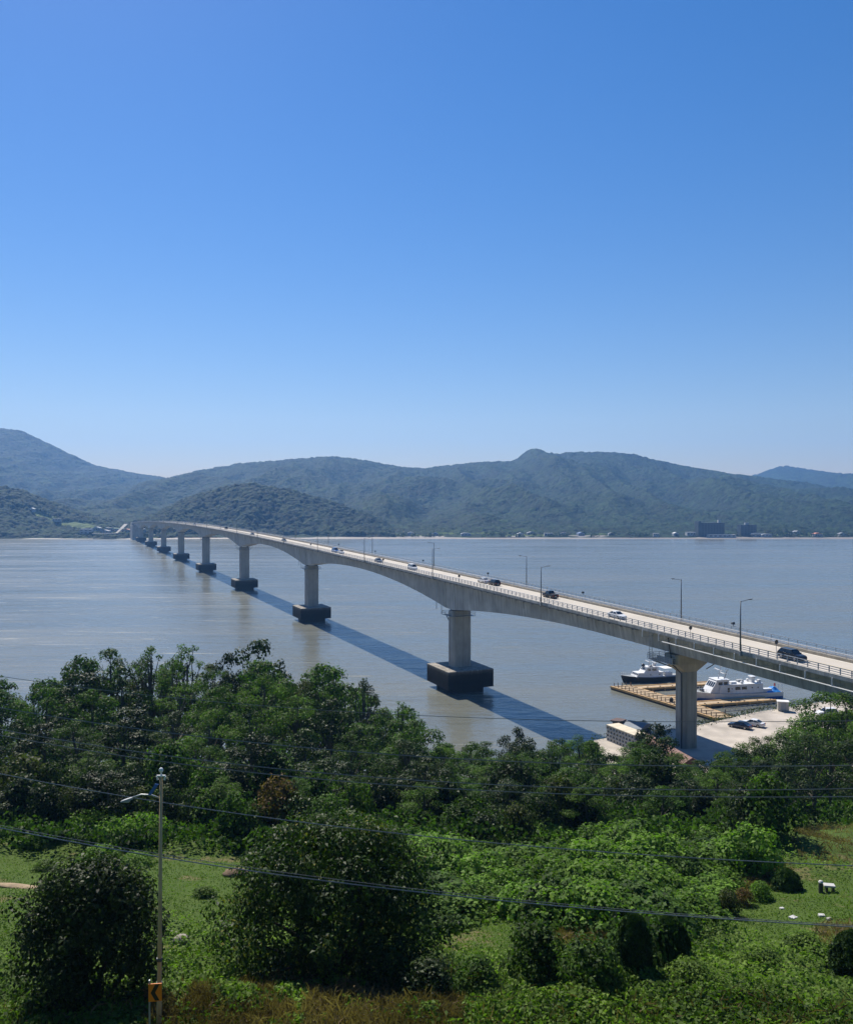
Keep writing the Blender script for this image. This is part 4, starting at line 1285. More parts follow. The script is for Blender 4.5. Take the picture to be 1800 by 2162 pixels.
def far(px, y_, z=None):
    X = (px - 900) / 1800 * y_
    return X, y_, (hz(X, y_) if z is None else z)
x, y, z = far(1498, 1522); z = max(z, 3)
h1 = house('hotel', 'dark eight storey hotel block standing on the far shore', x, y, z, 46, 18, 24, 0, HOTEL, HOTEL, 'flat', wins=9, floors=8, cat='hotel', winm=HOTW)
MB().box(-24, -19, -11, 9, 0, 27).build('stair_tower', HOTEL, h1)
MB().box(14, 18, -3, 3, 24.3, 29).build('roof_hut', HW[0], h1)
x, y, z = far(1576, 1530); z = max(z, 3)
h2 = house('hotel', 'dark six storey block right of the dark hotel on the far shore', x, y, z, 28, 18, 20, 0, HOTEL, HOTEL, 'flat', wins=5, floors=6, cat='hotel', winm=HOTW)
MB().box(-4, 2, -3, 3, 20.3, 24).build('roof_hut', HW[2], h2)
x, y, z = far(1522, 1500, 2.0)
house('boat_hall', 'long white low hall in front of the dark hotel', x, y, z, 48, 12, 4.5, 0, HW[0], HR['white'], 'flat', wins=6, cat='hall')
spots = [ # px, distance, width, length, height, rotation, wall, roof, kind, label
    (1457, 1522, 16, 10, 6, 5, 0, 'white', 'flat', 'white roofed house left of the dark hotel'),
    (1425, 1515, 9, 8, 4, 10, 0, 'white', 'gable', 'small white house second left of the dark hotel'),
    (1384, 1514, 10, 8, 4, -10, 0, 'white', 'flat', 'small white house third left of the dark hotel'),
    (1598, 1512, 24, 8, 4.5, 0, 1, 'white', 'arch', 'cream long greenhouse right of the dark six storey block'),
    (1617, 1506, 18, 6, 3.5, 0, 0, 'white', 'arch', 'white short greenhouse right of the cream greenhouse'),
    (1724, 1512, 15, 10, 4.5, 12, 0, 'red', 'gable', 'house with orange red roof on the far right shore'),
    (1776, 1530, 12, 9, 4.5, 0, 0, 'grey', 'gable', 'small grey roofed house right of the orange roofed one'),
    (1680, 1540, 11, 9, 4.5, 20, 1, 'grey', 'gable', 'small cream house left of the orange roofed one'),
    (1157, 1530, 15, 10, 5.5, 0, 0, 'white', 'flat', 'white box house on the green terrace across the water'),
    (1120, 1555, 14, 9, 4, 8, 1, 'grey', 'gable', 'cream house left of the white box house on the terrace'),
    (1190, 1560, 13, 9, 4, -8, 2, 'grey', 'gable', 'grey house right of the white box house on the terrace'),
    (1225, 1545, 12, 9, 4, 14, 0, 'blue', 'gable', 'blue roofed house on the right end of the green terrace'),
    (1098, 1540, 11, 8, 4, 5, 0, 'white', 'gable', 'white house on the left end of the green terrace'),
    (1290, 1530, 11, 9, 4, 0, 2, 'grey', 'gable', 'lone grey house between green terrace and dark hotel'),
    (983, 1520, 18, 7, 3, 4, 0, 'white', 'arch', 'white greenhouse by the far beach behind the bridge deck'),
    (918, 1545, 11, 8, 4, 0, 0, 'blue', 'gable', 'blue roofed hut in the fields right of the wooded knoll'),
    (866, 1540, 12, 8, 4, 0, 0, 'white', 'gable', 'white hut in the fields beside the wooded knoll'),
    (183, 1500, 21, 12, 8, 6, 0, 'blue', 'flat', 'pale blue two storey block on the wooded headland'),
    (205, 1560, 14, 9, 5, 5, 0, 'white', 'gable', 'white house above the pale blue block'),
    (222, 1508, 16, 9, 5, -6, 2, 'grey', 'gable', 'grey roofed house right of the pale blue block'),
    (230, 1524, 10, 9, 11, 0, 0, 'white', 'flat', 'slim white tower house near the bridge end'),
    (238, 1540, 40, 9, 5, 3, 2, 'green', 'gable', 'long green roofed shed near the bridge end'),
    (268, 1520, 18, 9, 5, -4, 0, 'red', 'gable', 'red roofed house beside the bridge end'),
    (284, 1545, 14, 9, 5, 8, 1, 'red', 'gable', 'orange roofed house behind the bridge end'),
    (297, 1530, 16, 9, 5, 0, 0, 'white', 'flat', 'white flat roofed house behind the bridge end'),
    (120, 1640, 14, 10, 4.5, 10, 0, 'white', 'flat', 'white house on the green field of the headland'),
    (68, 1650, 10, 8, 4.5, 0, 0, 'white', 'gable', 'lone white hut high on the headland'),
]
for (px_, yy, w, l, h, rot, wi, ro, kd, lab) in spots:
    x, y, z = far(px_, yy)
    house('greenhouse' if kd == 'arch' else 'house', lab, x, y, max(z, 1.5) + (1.0 if px_ > 800 else 5.0), w, l, h, rot, HW[wi], HR[ro], kd, 2.2, wins=3, floors=2 if h > 7 else 1, cat='greenhouse' if kd == 'arch' else 'house', group='houses on the far shore')
# pale concrete ramp road below the bridge end
rp = MB()
pts = [far(195, 1478, 9), far(246, 1480, 9.5), far(256, 1488, 17), far(266, 1500, 25)]
for a, b_ in zip(pts[:-1], pts[1:]):
    rp.bar(a, b_, 7, 1.2)
tag(rp.build('shore_road', pm('shore road concrete', (.55, .5, .42), .85)), kind='structure')

# trees and hedges between the far houses
gq = np.random.default_rng(404)
cs, rs = [], []
for k in range(620):
    x = gq.uniform(-120, 1150); y = 1506 + 70 * gq.random() ** 1.3
    if x < 0 and y > 1540: continue
    if vnoise(x / 45, y / 30, 19) < .38: continue
    r_ = gq.uniform(2.5, 5.5)
    cs.append((x, y, max(1.5, hz(x, y)) + r_ * .5)); rs.append(r_)
for k in range(150):
    x = gq.uniform(-700, -440); y = gq.uniform(1498, 1575)
    r_ = gq.uniform(3, 5.5)
    cs.append((x, y, max(1.5, hz(x, y)) + r_ * .5)); rs.append(r_)
SHORE_TREES = (cs, rs)

# ================================================================== VEGETATION
def leaf_quads(cen, nrm, size, aspect=0.6, droop=None, rng=nr):
    """one bent diamond per leaf -> V, F (quads)"""
    n = len(cen)
    nrm = nrm / (np.linalg.norm(nrm, axis=1, keepdims=True) + 1e-9)
    r = rng.normal(size=(n, 3))
    if droop is not None:
        r = r * (1 - droop) + np.array([0, 0, -1.0]) * droop
    t = r - nrm * np.sum(r * nrm, 1, keepdims=True)
    t /= (np.linalg.norm(t, axis=1, keepdims=True) + 1e-9)
    b = np.cross(nrm, t)
    s = size[:, None]
    fold = nrm * s * (0.10 + 0.15 * rng.random((n, 1)))
    p0 = cen - t * s * 0.5
    p1 = cen + b * s * 0.5 * aspect + fold
    p2 = cen + t * s * 0.5
    p3 = cen - b * s * 0.5 * aspect + fold
    V = np.stack([p0, p1, p2, p3], 1).reshape(-1, 3)
    F = np.arange(4 * n).reshape(n, 4)
    return V, F

def clump_leaves(centers, radii, per_area, lsize, flat=0.8, inner=0.55, up=0.35, aspect=0.6, droop=None, rng=nr, jit=0.35, lower_cut=0.75):
    Cs, Ns, Ss, Ts = [], [], [], []
    for c, r in zip(centers, radii):
        n = max(6, int(per_area * 4 * math.pi * r * r / (lsize * lsize)))
        d = rng.normal(size=(n, 3)); d /= np.linalg.norm(d, axis=1, keepdims=True)
        keep = (d[:, 2] > -0.35) | (rng.random(n) > lower_cut)
        d = d[keep]; n = len(d)
        rad = r * (inner + (1.08 - inner) * rng.random(n) ** 0.55)
        lump = 0.82 + 0.36 * (np.sin(d[:, 0] * 5 + c[0] * 3) * np.sin(d[:, 1] * 5 + c[1]) * 0.5 + 0.5)
        p = d * (rad * lump)[:, None]; p[:, 2] *= flat
        Cs.append(p + np.array(c))
        nn = d + np.array([0, 0, up]) + rng.normal(size=(n, 3)) * jit
        Ns.append(nn)
        Ss.append(lsize * (0.5 + 1.0 * rng.random(n) ** 1.3))
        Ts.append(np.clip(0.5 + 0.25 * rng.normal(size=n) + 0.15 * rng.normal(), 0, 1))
    c = np.concatenate(Cs); n = np.concatenate(Ns); s = np.concatenate(Ss); t = np.concatenate(Ts)
    V, F = leaf_quads(c, n, s, aspect, droop, rng)
    return V, F, t

BARK = pm('grey brown bark', (0.10, 0.085, 0.065), 0.9, 0.3, 3.0, 0.6)
BARK_D = pm('dark bark', (0.05, 0.042, 0.034), 0.9, 0.3, 3.0, 0.6)
LEAF = {  # random leaf tones, spread widened to imitate deeper shade and brighter lit leaves
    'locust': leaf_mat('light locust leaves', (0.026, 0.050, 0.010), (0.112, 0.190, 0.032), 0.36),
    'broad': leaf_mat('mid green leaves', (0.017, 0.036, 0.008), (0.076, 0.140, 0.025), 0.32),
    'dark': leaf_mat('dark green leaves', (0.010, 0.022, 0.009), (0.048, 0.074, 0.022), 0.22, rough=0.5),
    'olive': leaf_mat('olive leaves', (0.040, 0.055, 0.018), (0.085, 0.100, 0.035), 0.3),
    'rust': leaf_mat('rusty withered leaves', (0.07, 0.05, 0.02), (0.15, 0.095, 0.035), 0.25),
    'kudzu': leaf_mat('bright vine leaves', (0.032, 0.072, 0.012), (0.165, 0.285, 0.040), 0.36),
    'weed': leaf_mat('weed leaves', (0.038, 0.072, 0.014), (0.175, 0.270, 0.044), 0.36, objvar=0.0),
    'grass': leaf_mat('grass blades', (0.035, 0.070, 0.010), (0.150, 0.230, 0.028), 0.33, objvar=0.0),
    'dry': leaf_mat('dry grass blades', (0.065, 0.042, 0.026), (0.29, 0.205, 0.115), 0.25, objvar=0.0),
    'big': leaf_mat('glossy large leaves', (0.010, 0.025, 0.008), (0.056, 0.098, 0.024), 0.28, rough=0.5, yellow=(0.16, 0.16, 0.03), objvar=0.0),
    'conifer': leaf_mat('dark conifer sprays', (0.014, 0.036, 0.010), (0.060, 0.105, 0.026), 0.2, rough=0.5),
}

def limb_path(a, b, sag, rng_):
    a, b = Vector(a), Vector(b)
    m = a.lerp(b, 0.5) + Vector((rng_.uniform(-1, 1), rng_.uniform(-1, 1), sag)) * (b - a).length * 0.14
    return [a, a.lerp(m, .5) + Vector((0, 0, .02)), m, m.lerp(b, .55), b]

def tree_variant(seed, h, spread, n_cl, lsize, style):
    """unit tree standing on the origin; returns trunk and crown meshes"""
    r_ = random.Random(seed); g = np.random.default_rng(seed)
    t = MB()
    fork = h * r_.uniform(.26, .4)
    lean = Vector((r_.uniform(-.08, .08), r_.uniform(-.08, .08), 0)) * h
    tr = h * (.022 if style == 'sparse' else .016)
    top = Vector((lean.x, lean.y, h * .82))
    t.tube([(0, 0, -1.2), (0, 0, .1), Vector((lean.x * .3, lean.y * .3, fork)), Vector((lean.x * .7, lean.y * .7, h * .6)), top], [tr * 1.5, tr * 1.15, tr * .9, tr * .55, tr * .2], 7)
    cs, rs = [], []
    for i in range(n_cl):
        ang = i * 2.39996 + r_.uniform(-.5, .5)
        f = (i + .5) / n_cl
        zz = h * (.22 + .70 * f ** .85 + r_.uniform(-.06, .06))
        if style in ('feather', 'sparse'):
            prof = math.sin(math.pi * min(1, .18 + .80 * f)) ** .7
        elif style == 'round':
            prof = math.sin(math.pi * min(1, .25 + .72 * f)) ** .55
        else:   # column
            prof = (.85 - .55 * f)
        rad = spread * prof * (.35 + .75 * r_.random() ** .6)
        c = Vector((lean.x * f + rad * math.cos(ang), lean.y * f + rad * math.sin(ang), min(zz, h * .93)))
        cr = spread * r_.uniform(.22, .44) * (.7 if f > .8 else 1)
        cs.append(tuple(c)); rs.append(cr)
        start = Vector((0, 0, 0)).lerp(Vector((lean.x * .7, lean.y * .7, h * .6)), min(1, max(.35, f * .9)))
        if i % 2 == 0 or style in ('feather', 'sparse'):
            lp = limb_path(start, c, .6, r_)
            t.tube(lp, [tr * .42, tr * .36, tr * .28, tr * .18, tr * .06], 5, cap=False)
    cs.append((lean.x, lean.y, h * .9)); rs.append(spread * .3)
    if style == 'sparse':
        rs = [q * .62 for q in rs]
        V, F, ti = clump_leaves(cs, rs, 1.5, lsize, .8, .2, .5, .42, None, g, .6, .3)
    elif style == 'feather':
        V, F, ti = clump_leaves(cs, rs, 1.75, lsize, .72, .25, .5, .40, None, g, .6, .35)
    elif style == 'round':
        V, F, ti = clump_leaves(cs, rs, 1.8, lsize, .85, .5, .3, .62, None, g, .4, .6)
    else:
        V, F, ti = clump_leaves(cs, rs, 1.9, lsize, 1.0, .45, .2, .6, None, g, .45, .6)
    return t.mesh('trunk', BARK), fast_mesh('crown', V, F, None, ti), h

VARS = {'locust': [tree_variant(100 + i, 10, 2.5, 18, .21, 'feather') for i in range(7)],
        'broad': [tree_variant(200 + i, 10, 2.7, 18, .24, 'round') for i in range(7)],
        'column': [tree_variant(300 + i, 10, 1.9, 15, .24, 'column') for i in range(3)],
        'sparse': [tree_variant(400 + i, 10, 2.6, 22, .20, 'sparse') for i in range(4)]}

def plant_tree(kind, X, Y, height, leaf, label, group, name='tree', wide=1.0, cat='tree', idx=None, z=None):
    vs_ = VARS[kind]
    tm, cm, h = vs_[rnd.randrange(len(vs_)) if idx is None else idx % len(vs_)]
    z = gz(X, Y) if z is None else z
    root = thing(name, label, cat, (X, Y, z - .1), rnd.uniform(0, 6.28), group)
    sc = height / h
    w = sc * wide
    to = link('trunk', tm, root); to.scale = (w, w, sc)
    co = link('crown', cm, root); co.scale = (w, w, sc)
    if not cm.materials: cm.materials.append(None)
    co.material_slots[0].link = 'OBJECT'
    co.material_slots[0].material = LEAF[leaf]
    return root

# outline of the wood against the water, read from the photograph
SKX = [-300, 0, 50, 110, 165, 240, 330, 400, 470, 540, 600, 640, 700, 740, 790, 850, 880, 930, 1000, 1040, 1090, 1130, 1215, 1300, 1340, 1400, 1450, 1500, 1560, 1600, 1650, 1700, 1740, 1790, 1900]
SKY_ = [1390, 1405, 1425, 1390, 1375, 1362, 1358, 1358, 1368, 1348, 1372, 1388, 1398, 1430, 1458, 1485, 1522, 1545, 1552, 1552, 1532, 1562, 1545, 1560, 1545, 1555, 1586, 1572, 1562, 1540, 1538, 1510, 1480, 1455, 1450]
TLAB = {'locust': 'feathery light green tree', 'broad': 'round mid green tree', 'dark': 'dense dark green tree', 'olive': 'dull olive green tree', 'column': 'slim upright dark tree'}
ZONES = [(-999, 430, 'in the wood behind the street lamp'), (430, 860, 'in the tall wood beside the water'), (860, 1260, 'in the low wood below the bridge shadow'), (1260, 1480, 'in the low wood before the land pier'), (1480, 9999, 'in the wood below the concrete yard')]
def zone(px):
    for a, b_, t in ZONES:
        if a <= px < b_: return t

ROWN = {133: 'back row ', 121: 'second row ', 109: 'third row ', 98: 'fourth row ', 88: 'fifth row ', 79: 'sixth row ', 71: 'front row '}
def tree_row(Y, drop, spacing_px, jit, seed, limit=None, wide=1.15, hmin=4.0, hmax=17.0, xr=(-260, 2080)):
    r_ = random.Random(seed)
    px = xr[0] + r_.random() * spacing_px
    while px < xr[1]:
        y = Y + r_.uniform(-jit, jit)
        X = (px - 900) / 1800 * y
        if not (X > 27 and y > 139):
            sy = float(np.interp(px, SKX, SKY_))
            dl = drop(px) + r_.uniform(-6, 26)
            topz = CAM_Z - (sy + dl - 1070) / 1800 * y
            g = gz(X, y)
            h = min(hmax, max(hmin, (topz - g) * 1.0))
            if topz - g > 2.5 and g > -1:
                q = r_.random()
                if px < 850: kind, leaf = (('locust', 'locust') if q < .36 else ('broad', 'broad') if q < .62 else ('broad', 'dark') if q < .80 else ('column', 'dark') if q < .87 else ('sparse', 'locust') if q < .94 else ('locust', 'olive'))
                else: kind, leaf = (('locust', 'locust') if q < .58 else ('broad', 'broad') if q < .80 else ('column', 'broad') if q < .87 else ('broad', 'dark'))
                if Y < 90 and r_.random() < .5 and leaf in ('locust', 'broad'): leaf = 'dark' if r_.random() < .6 else 'broad'  # front rows darkened by leaf colour for the shaded edge of the wood
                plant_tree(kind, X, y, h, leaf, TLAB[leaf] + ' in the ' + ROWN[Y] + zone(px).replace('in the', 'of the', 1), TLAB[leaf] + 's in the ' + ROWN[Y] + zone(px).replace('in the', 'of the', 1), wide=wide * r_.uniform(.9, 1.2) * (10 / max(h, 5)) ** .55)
        px += spacing_px * r_.uniform(.75, 1.25)

def hero(kind, leaf, px, top, Y, label, wide=1.0):
    X = (px - 900) / 1800 * Y
    plant_tree(kind, X, Y, CAM_Z - (top - 1070) / 1800 * Y - gz(X, Y), leaf, label, None, wide=wide)
hero('broad', 'dark', 540, 1338, 122, 'dark round topped tree that is tallest in the wood', .9)
hero('broad', 'dark', 478, 1368, 119, 'slim dark tree left of the tallest round topped tree', .55)
hero('sparse', 'locust', 395, 1350, 118, 'feathery tree with gnarled bare branches in the wood crest', .9)
hero('sparse', 'locust', 325, 1352, 116, 'feathery tree with leaning top branches on the wood crest', .9)
hero('locust', 'broad', 240, 1356, 118, 'full light tree on the left of the wood crest', 1.0)
hero('broad', 'broad', 168, 1370, 118, 'dense tree at the left end of the wood crest', .85)
hero('broad', 'broad', 680, 1388, 118, 'broad tree sloping down towards the water', 1.1)
hero('sparse', 'dark', 760, 1424, 112, 'open dark tree with visible branches at the water side of the wood', .9)
hero('sparse', 'locust', 845, 1468, 112, 'thin pale tree with wispy branches below the bridge pier', .9)
hero('broad', 'dark', 1088, 1532, 128, 'small dark tree standing above the low wood', 1.0)
hero('broad', 'dark', 1378, 1522, 122, 'dark glossy tree in front of the land pier', 1.15)
hero('locust', 'locust', 1232, 1545, 124, 'light tree left of the block stack', 1.2)
hero('locust', 'broad', 1742, 1446, 122, 'tall tree rising in front of the bridge deck and yard', 1.35)
hero('locust', 'locust', 1690, 1505, 120, 'light tree left of the tall tree in front of the bridge deck', 1.3)
hero('locust', 'locust', 1800, 1452, 116, 'tall light tree beside the tree in front of the bridge deck', 1.3)
tree_row(133, lambda x: 4, 74, 4, 1, wide=1.15)
tree_row(121, lambda x: 10, 78, 4, 2)
tree_row(109, lambda x: 24 if x < 850 else 14, 84, 4, 3)
tree_row(98, lambda x: 66 if x < 850 else 24, 90, 4, 4)
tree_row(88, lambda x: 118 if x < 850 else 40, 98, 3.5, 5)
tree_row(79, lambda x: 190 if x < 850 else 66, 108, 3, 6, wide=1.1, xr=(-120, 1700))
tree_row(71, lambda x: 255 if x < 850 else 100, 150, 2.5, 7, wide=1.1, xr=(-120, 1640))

V, F, t = clump_leaves(SHORE_TREES[0], SHORE_TREES[1], .9, 2.2, 1.0, .5, .3, .8, None, nr, .5, .5)
tag(link('shore_wood', fast_mesh('shore_wood', V, F, LEAF['dark'], t)), 'belt of low dark trees and hedges among the houses of the far shore', 'wood', kind='stuff')

# ------------------------------------------------------------------ foreground plants
def on_ground(px, py, it=40):
    """where the line of sight through a photo point meets the near ground"""
    d = ray(px, py)
    lo, hi = 15.0, 240.0
    t = lo
    while t < hi:
        p = Vector((0, 0, CAM_Z)) + d * (t / d.y)
        if p.z < gz(p.x, p.y): break
        t += 0.4
    p = Vector((0, 0, CAM_Z)) + d * (t / d.y)
    return p.x, p.y, gz(p.x, p.y)

def lumpy_crown(seed, rx, ry, h, n_cl, cr, lsize, dens, droop=None, aspect=.55, z0=.0, inner=.5, up=.3, fill=.25, cut=.6, egg=0.0):
    """leaf clumps spread over a dome of half axes rx, ry and height h"""
    g = np.random.default_rng(seed); r_ = random.Random(seed)
    cs, rs = [], []
    for i in range(n_cl):
        f = (i + .5) / n_cl
        zz = f ** .8
        a = i * 2.39996 + r_.uniform(-.35, .35)
        k = math.sqrt(max(0, 1 - (zz * (1 + egg) - egg) ** 2)) ** .8 * (1 if r_.random() > fill else r_.uniform(.2, .8))
        k *= r_.uniform(.72, 1.08) * (.86 + .14 * min(1, zz * 3))
        rr = cr * r_.uniform(.6, 1.4)
        if i % 5 == 4:
            rr *= .5; k = min(1.12, k * 1.22) if k > .2 else k
        cs.append(((rx - rr * .7) * k * math.cos(a), (ry - rr * .7) * k * math.sin(a), z0 + (h - z0 - rr * .8) * zz + rr * .15)); rs.append(rr)
    return clump_leaves(cs, rs, dens, lsize, .9, inner, up, aspect, droop, g, .45, cut), cs

def big_plant(name, label, cat, X, Y, leaf, args, part='crown', group=None, stems=6, stem_r=.09, z=None):
    z = gz(X, Y) if z is None else z
    root = thing(name, label, cat, (X, Y, z - .15), 0, group)
    (V, F, t), cs = lumpy_crown(*args)
    link(part, fast_mesh(part, V, F, LEAF[leaf], t), root)
    tm = MB(); r_ = random.Random(args[0])
    for i in range(stems):
        c = cs[int(len(cs) * (i + .5) / stems)]
        b = Vector((r_.uniform(-.4, .4), r_.uniform(-.4, .4), -.5))
        tm.tube(limb_path(b, c, .5, r_), [stem_r, stem_r * .8, stem_r * .6, stem_r * .4, stem_r * .15], 5)
    tm.build('trunk', BARK_D, root)
    return root

#            seed  rx   ry   h   n  clump leaf dens
big_plant('broadleaf_tree', 'large glossy leaved tree with a few yellow leaves in front of the vine thicket', 'tree', -4.25, 39.6, 'big', (901, 5.5, 4.5, 7.0, 120, 1.15, .19, 1.1, .55, .5, .3, .45, .25, .2, .5, .32), stems=9, stem_r=.16)
big_plant('broadleaf_tree', 'dark leafy bush tree standing left of the street lamp pole', 'tree', -13.6, 34.4, 'dark', (902, 3.1, 2.6, 6.0, 85, .85, .18, 1.15, .4, .55, .2, .45, .3, .2, .5, .45), stems=7, stem_r=.11)

# thicket of vine covered mounds
MV = []
for i in range(6):
    (V, F, t), cs = lumpy_crown(920 + i, 2.4, 2.2, 1.7, 26, .70, .21, 1.25, None, .8, .0, .55, .6, .15, .8)
    MV.append((fast_mesh('vine_leaves', V, F, LEAF['kudzu'], t), cs))
SV = []
for i in range(4):
    (V, F, t), cs = lumpy_crown(940 + i, 1.6, 1.6, 2.6, 24, .62, .20, 1.3, None, .6, .0, .5, .4, .2, .6)
    SV.append((fast_mesh('foliage', V, F, LEAF['broad'], t), cs))
stem_me = MB()
for i in range(5):
    a = i * 1.26
    stem_me.tube([(0, 0, -.3), (.3 * math.cos(a), .3 * math.sin(a), .5), (.9 * math.cos(a), .9 * math.sin(a), 1.2)], [.05, .04, .015], 5)
stem_me = stem_me.mesh('stems', BARK_D)

def mound(px, py, sc, hs, label, group, kind='vine', leaf=None, name=None):
    X, Y, z = on_ground(px, py)
    me, cs = (MV if kind == 'vine' else SV)[rnd.randrange(6 if kind == 'vine' else 4)]
    root = thing(name or ('vine_thicket' if kind == 'vine' else 'shrub'), label, 'vine thicket' if kind == 'vine' else 'shrub', (X, Y, z - .1), rnd.uniform(0, 6.28), group)
    o = link('vine_leaves' if kind == 'vine' else 'foliage', me, root); o.scale = (sc, sc, sc * hs)
    if leaf:
        o.material_slots[0].link = 'OBJECT'; o.material_slots[0].material = LEAF[leaf]
    s_ = link('stems', stem_me, root); s_.scale = (sc, sc, sc * hs)
    return root

r5 = random.Random(5)
def vine_label(row):
    t = 'green vine mound ' + ('along the front edge of the thicket above the grass strip' if row < 2 else 'in the middle of the thicket right of the glossy tree' if row < 5 else 'at the back of the thicket below the wood')
    return t, t.replace('mound', 'mounds')
# main thicket right of the big tree
for row, (py, x0, x1, st_) in enumerate(((1950, 1240, 1480, 100), (1926, 940, 1470, 92), (1900, 930, 1500, 88), (1868, 930, 1520, 84), (1838, 930, 1540, 80), (1812, 900, 1520, 78), (1790, 900, 1500, 74))):
    px = x0
    while px < x1:
        mound(px + r5.uniform(-20, 20), py + r5.uniform(-8, 8), r5.uniform(.85, 1.4), r5.uniform(.45, .95), *vine_label(row), leaf='kudzu' if r5.random() < .85 else 'broad')
        px += st_ * r5.uniform(.8, 1.2)
# left mounds below the wood
for px, py, sc, hs in ((120, 1760, 1.0, 1.1), (190, 1765, .9, 1.3), (255, 1790, 1.1, 1.2), (310, 1785, .9, 1.4), (60, 1790, .6, .8), (210, 1820, .7, .9), (280, 1830, .6, .8)):
    mound(px, py, sc, hs, 'green vine mound below the wood behind the street lamp', 'vine mounds behind the street lamp', leaf='kudzu')
# shrubs along the foot of the wood
px = -60
while px < 1650:
    py = 1758 + 26 * math.sin(px * .013) + r5.uniform(-10, 14) - (30 if px > 1450 else 0) - (30 if px > 1640 else 0) - (26 if px < 300 else 0)
    q = r5.random()
    lf, lb = (('broad', 'mid green shrub at the foot of the wood') if q < .2 else ('dark', 'shade-darkened green shrub at the foot of the wood') if q < .78 else ('olive', 'olive green shrub at the foot of the wood') if q < .9 else ('locust', 'light green shrub at the foot of the wood'))  # dark leaves prevail, painting in the shade at the wood's edge
    if 560 < px < 700 and q > .5 or 330 < px < 420 and q < .6: lf, lb = 'rust', 'rusty brown withered shrub at the foot of the wood'
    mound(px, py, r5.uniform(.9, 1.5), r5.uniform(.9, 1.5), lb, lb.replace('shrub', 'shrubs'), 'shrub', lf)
    px += r5.uniform(38, 66)
px = -40
while px < 1850:
    lf = r5.choice(['broad', 'dark', 'dark', 'dark', 'olive'])  # mostly dark leaves, so the shade under the trees is in the colour
    mound(px, 1722 + r5.uniform(-14, 14) - (36 if px > 1500 else 0), r5.uniform(1.2, 1.9), r5.uniform(.9, 1.4), {'broad': 'mid green', 'dark': 'shade-darkened green', 'locust': 'light green', 'olive': 'olive green'}[lf] + ' bush under the trees of the wood', lf + ' bushes under the trees', 'shrub', lf)
    px += r5.uniform(60, 100)
# single shrubs
for px, py, sc, hs, lf, lab in ((1585, 1848, 1.5, .85, 'kudzu', 'overhanging leafy bush with deep shade beneath at the right meadow edge'), (1625, 1772, 1.5, 1.2, 'broad', 'wide leafy bush above the tan grass knoll'),
                                (1605, 1900, .5, .9, 'kudzu', 'small bright shrub at the edge of the grave lawn'), (1536, 1935, .5, 1.2, 'olive', 'thin brownish shrub at the edge of the grave lawn'), (1570, 1912, .42, 1.0, 'rust', 'small withered shrub between two lawn shrubs'),
                                (1128, 2075, 1.0, 1.0, 'broad', 'leafy bush on the grass strip right of the glossy tree'), (1250, 2090, .9, .9, 'broad', 'low bush in front of the clipped conifers'), (1000, 2110, .8, .8, 'broad', 'low weedy bush at the foot of the glossy tree'),
                                (1460, 2080, .7, .6, 'weed', 'low weedy bush right of the clipped conifers'), (1700, 2010, .7, .5, 'weed', 'low weedy bush below the grave lawn'), (1600, 2050, .8, .5, 'weed', 'broad low weed mound below the grave lawn'),
                                (905, 2120, .8, .9, 'dark', 'dark low shrub under the glossy tree'), (430, 1895, .5, .5, 'weed', 'small weed clump on the meadow right of the lamp pole'), (95, 1838, .6, .5, 'weed', 'small weed clump on the left lawn')):
    mound(px, py, sc, hs, lab, None, 'shrub', lf)

# clipped conifers
def conifer(px, py, w, h, label, Y=None, blunt=.8):
    X, Yg, z = on_ground(px, py)
    root = thing('clipped_conifer', label, 'conifer', (X, Yg, z - .1), rnd.uniform(0, 6), None)
    g = np.random.default_rng(int(px))
    n = int(5200 * w * h / 3)
    zz = g.random(n) ** .8
    rad = w / 2 * np.sqrt(np.clip(1 - np.abs(zz * 1.25 - .25) ** (2.2 / blunt), 0, 1)) * (.80 + .24 * g.random(n))
    a = g.random(n) * 2 * math.pi
    rad = rad * (1 + .10 * np.sin(a * 5 + zz * 7) + .12 * (vnoise(a * 3, zz * 6, 4) - .5) * 2)
    c = np.stack([rad * np.cos(a), rad * np.sin(a), zz * h], 1)
    nn = np.stack([np.cos(a), np.sin(a), np.full(n, .15)], 1) + g.normal(size=(n, 3)) * .4
    V, F = leaf_quads(c, nn, .11 + .12 * g.random(n), .45, .55, g)
    link('foliage', fast_mesh('foliage', V, F, LEAF['conifer'], np.clip(.5 + .28 * g.normal(size=n), 0, 1)), root)
    MB().tube([(0, 0, -.3), (0, 0, h * .6)], [.09, .04], 6).build('trunk', BARK_D, root)
conifer(1336, 2062, 1.45, 2.75, 'tall dark clipped conifer, front one of the group of three')
conifer(1308, 2015, .95, 2.2, 'slim dark clipped conifer behind the tall front one')
conifer(1412, 2050, 1.75, 2.5, 'broad dark clipped conifer overgrown by vines beside two others')
conifer(1800, 2070, 2.1, 2.2, 'round dark clipped conifer alone below the grave lawn', blunt=1.2)
conifer(1660, 1878, 1.75, 1.35, 'dark ball shaped clipped bush on the brown patch by the grave lawn', blunt=1.4)
conifer(502, 1802, .9, 1.2, 'small dark clipped bush on the back of the meadow', blunt=1.2)
mound(1374, 2046, .95, 1.5, 'vine climbing between the clipped conifers', None, 'vine', 'broad')

# ------------------------------------------------------------------ weeds, grass, dry grass
def scatter_field(n, ymin, ymax, seed):
    g = np.random.default_rng(seed)
    u = g.random(n)
    Y = 1 / (1 / ymin + u * (1 / ymax - 1 / ymin))
    X = (g.random(n) * 1.5 - .75) * Y
    Z = ground(X, Y)
    px = 900 + 1800 * X / Y
    py = 1070 + 1800 * (CAM_Z - Z) / Y
    return g, X, Y, Z, px, py

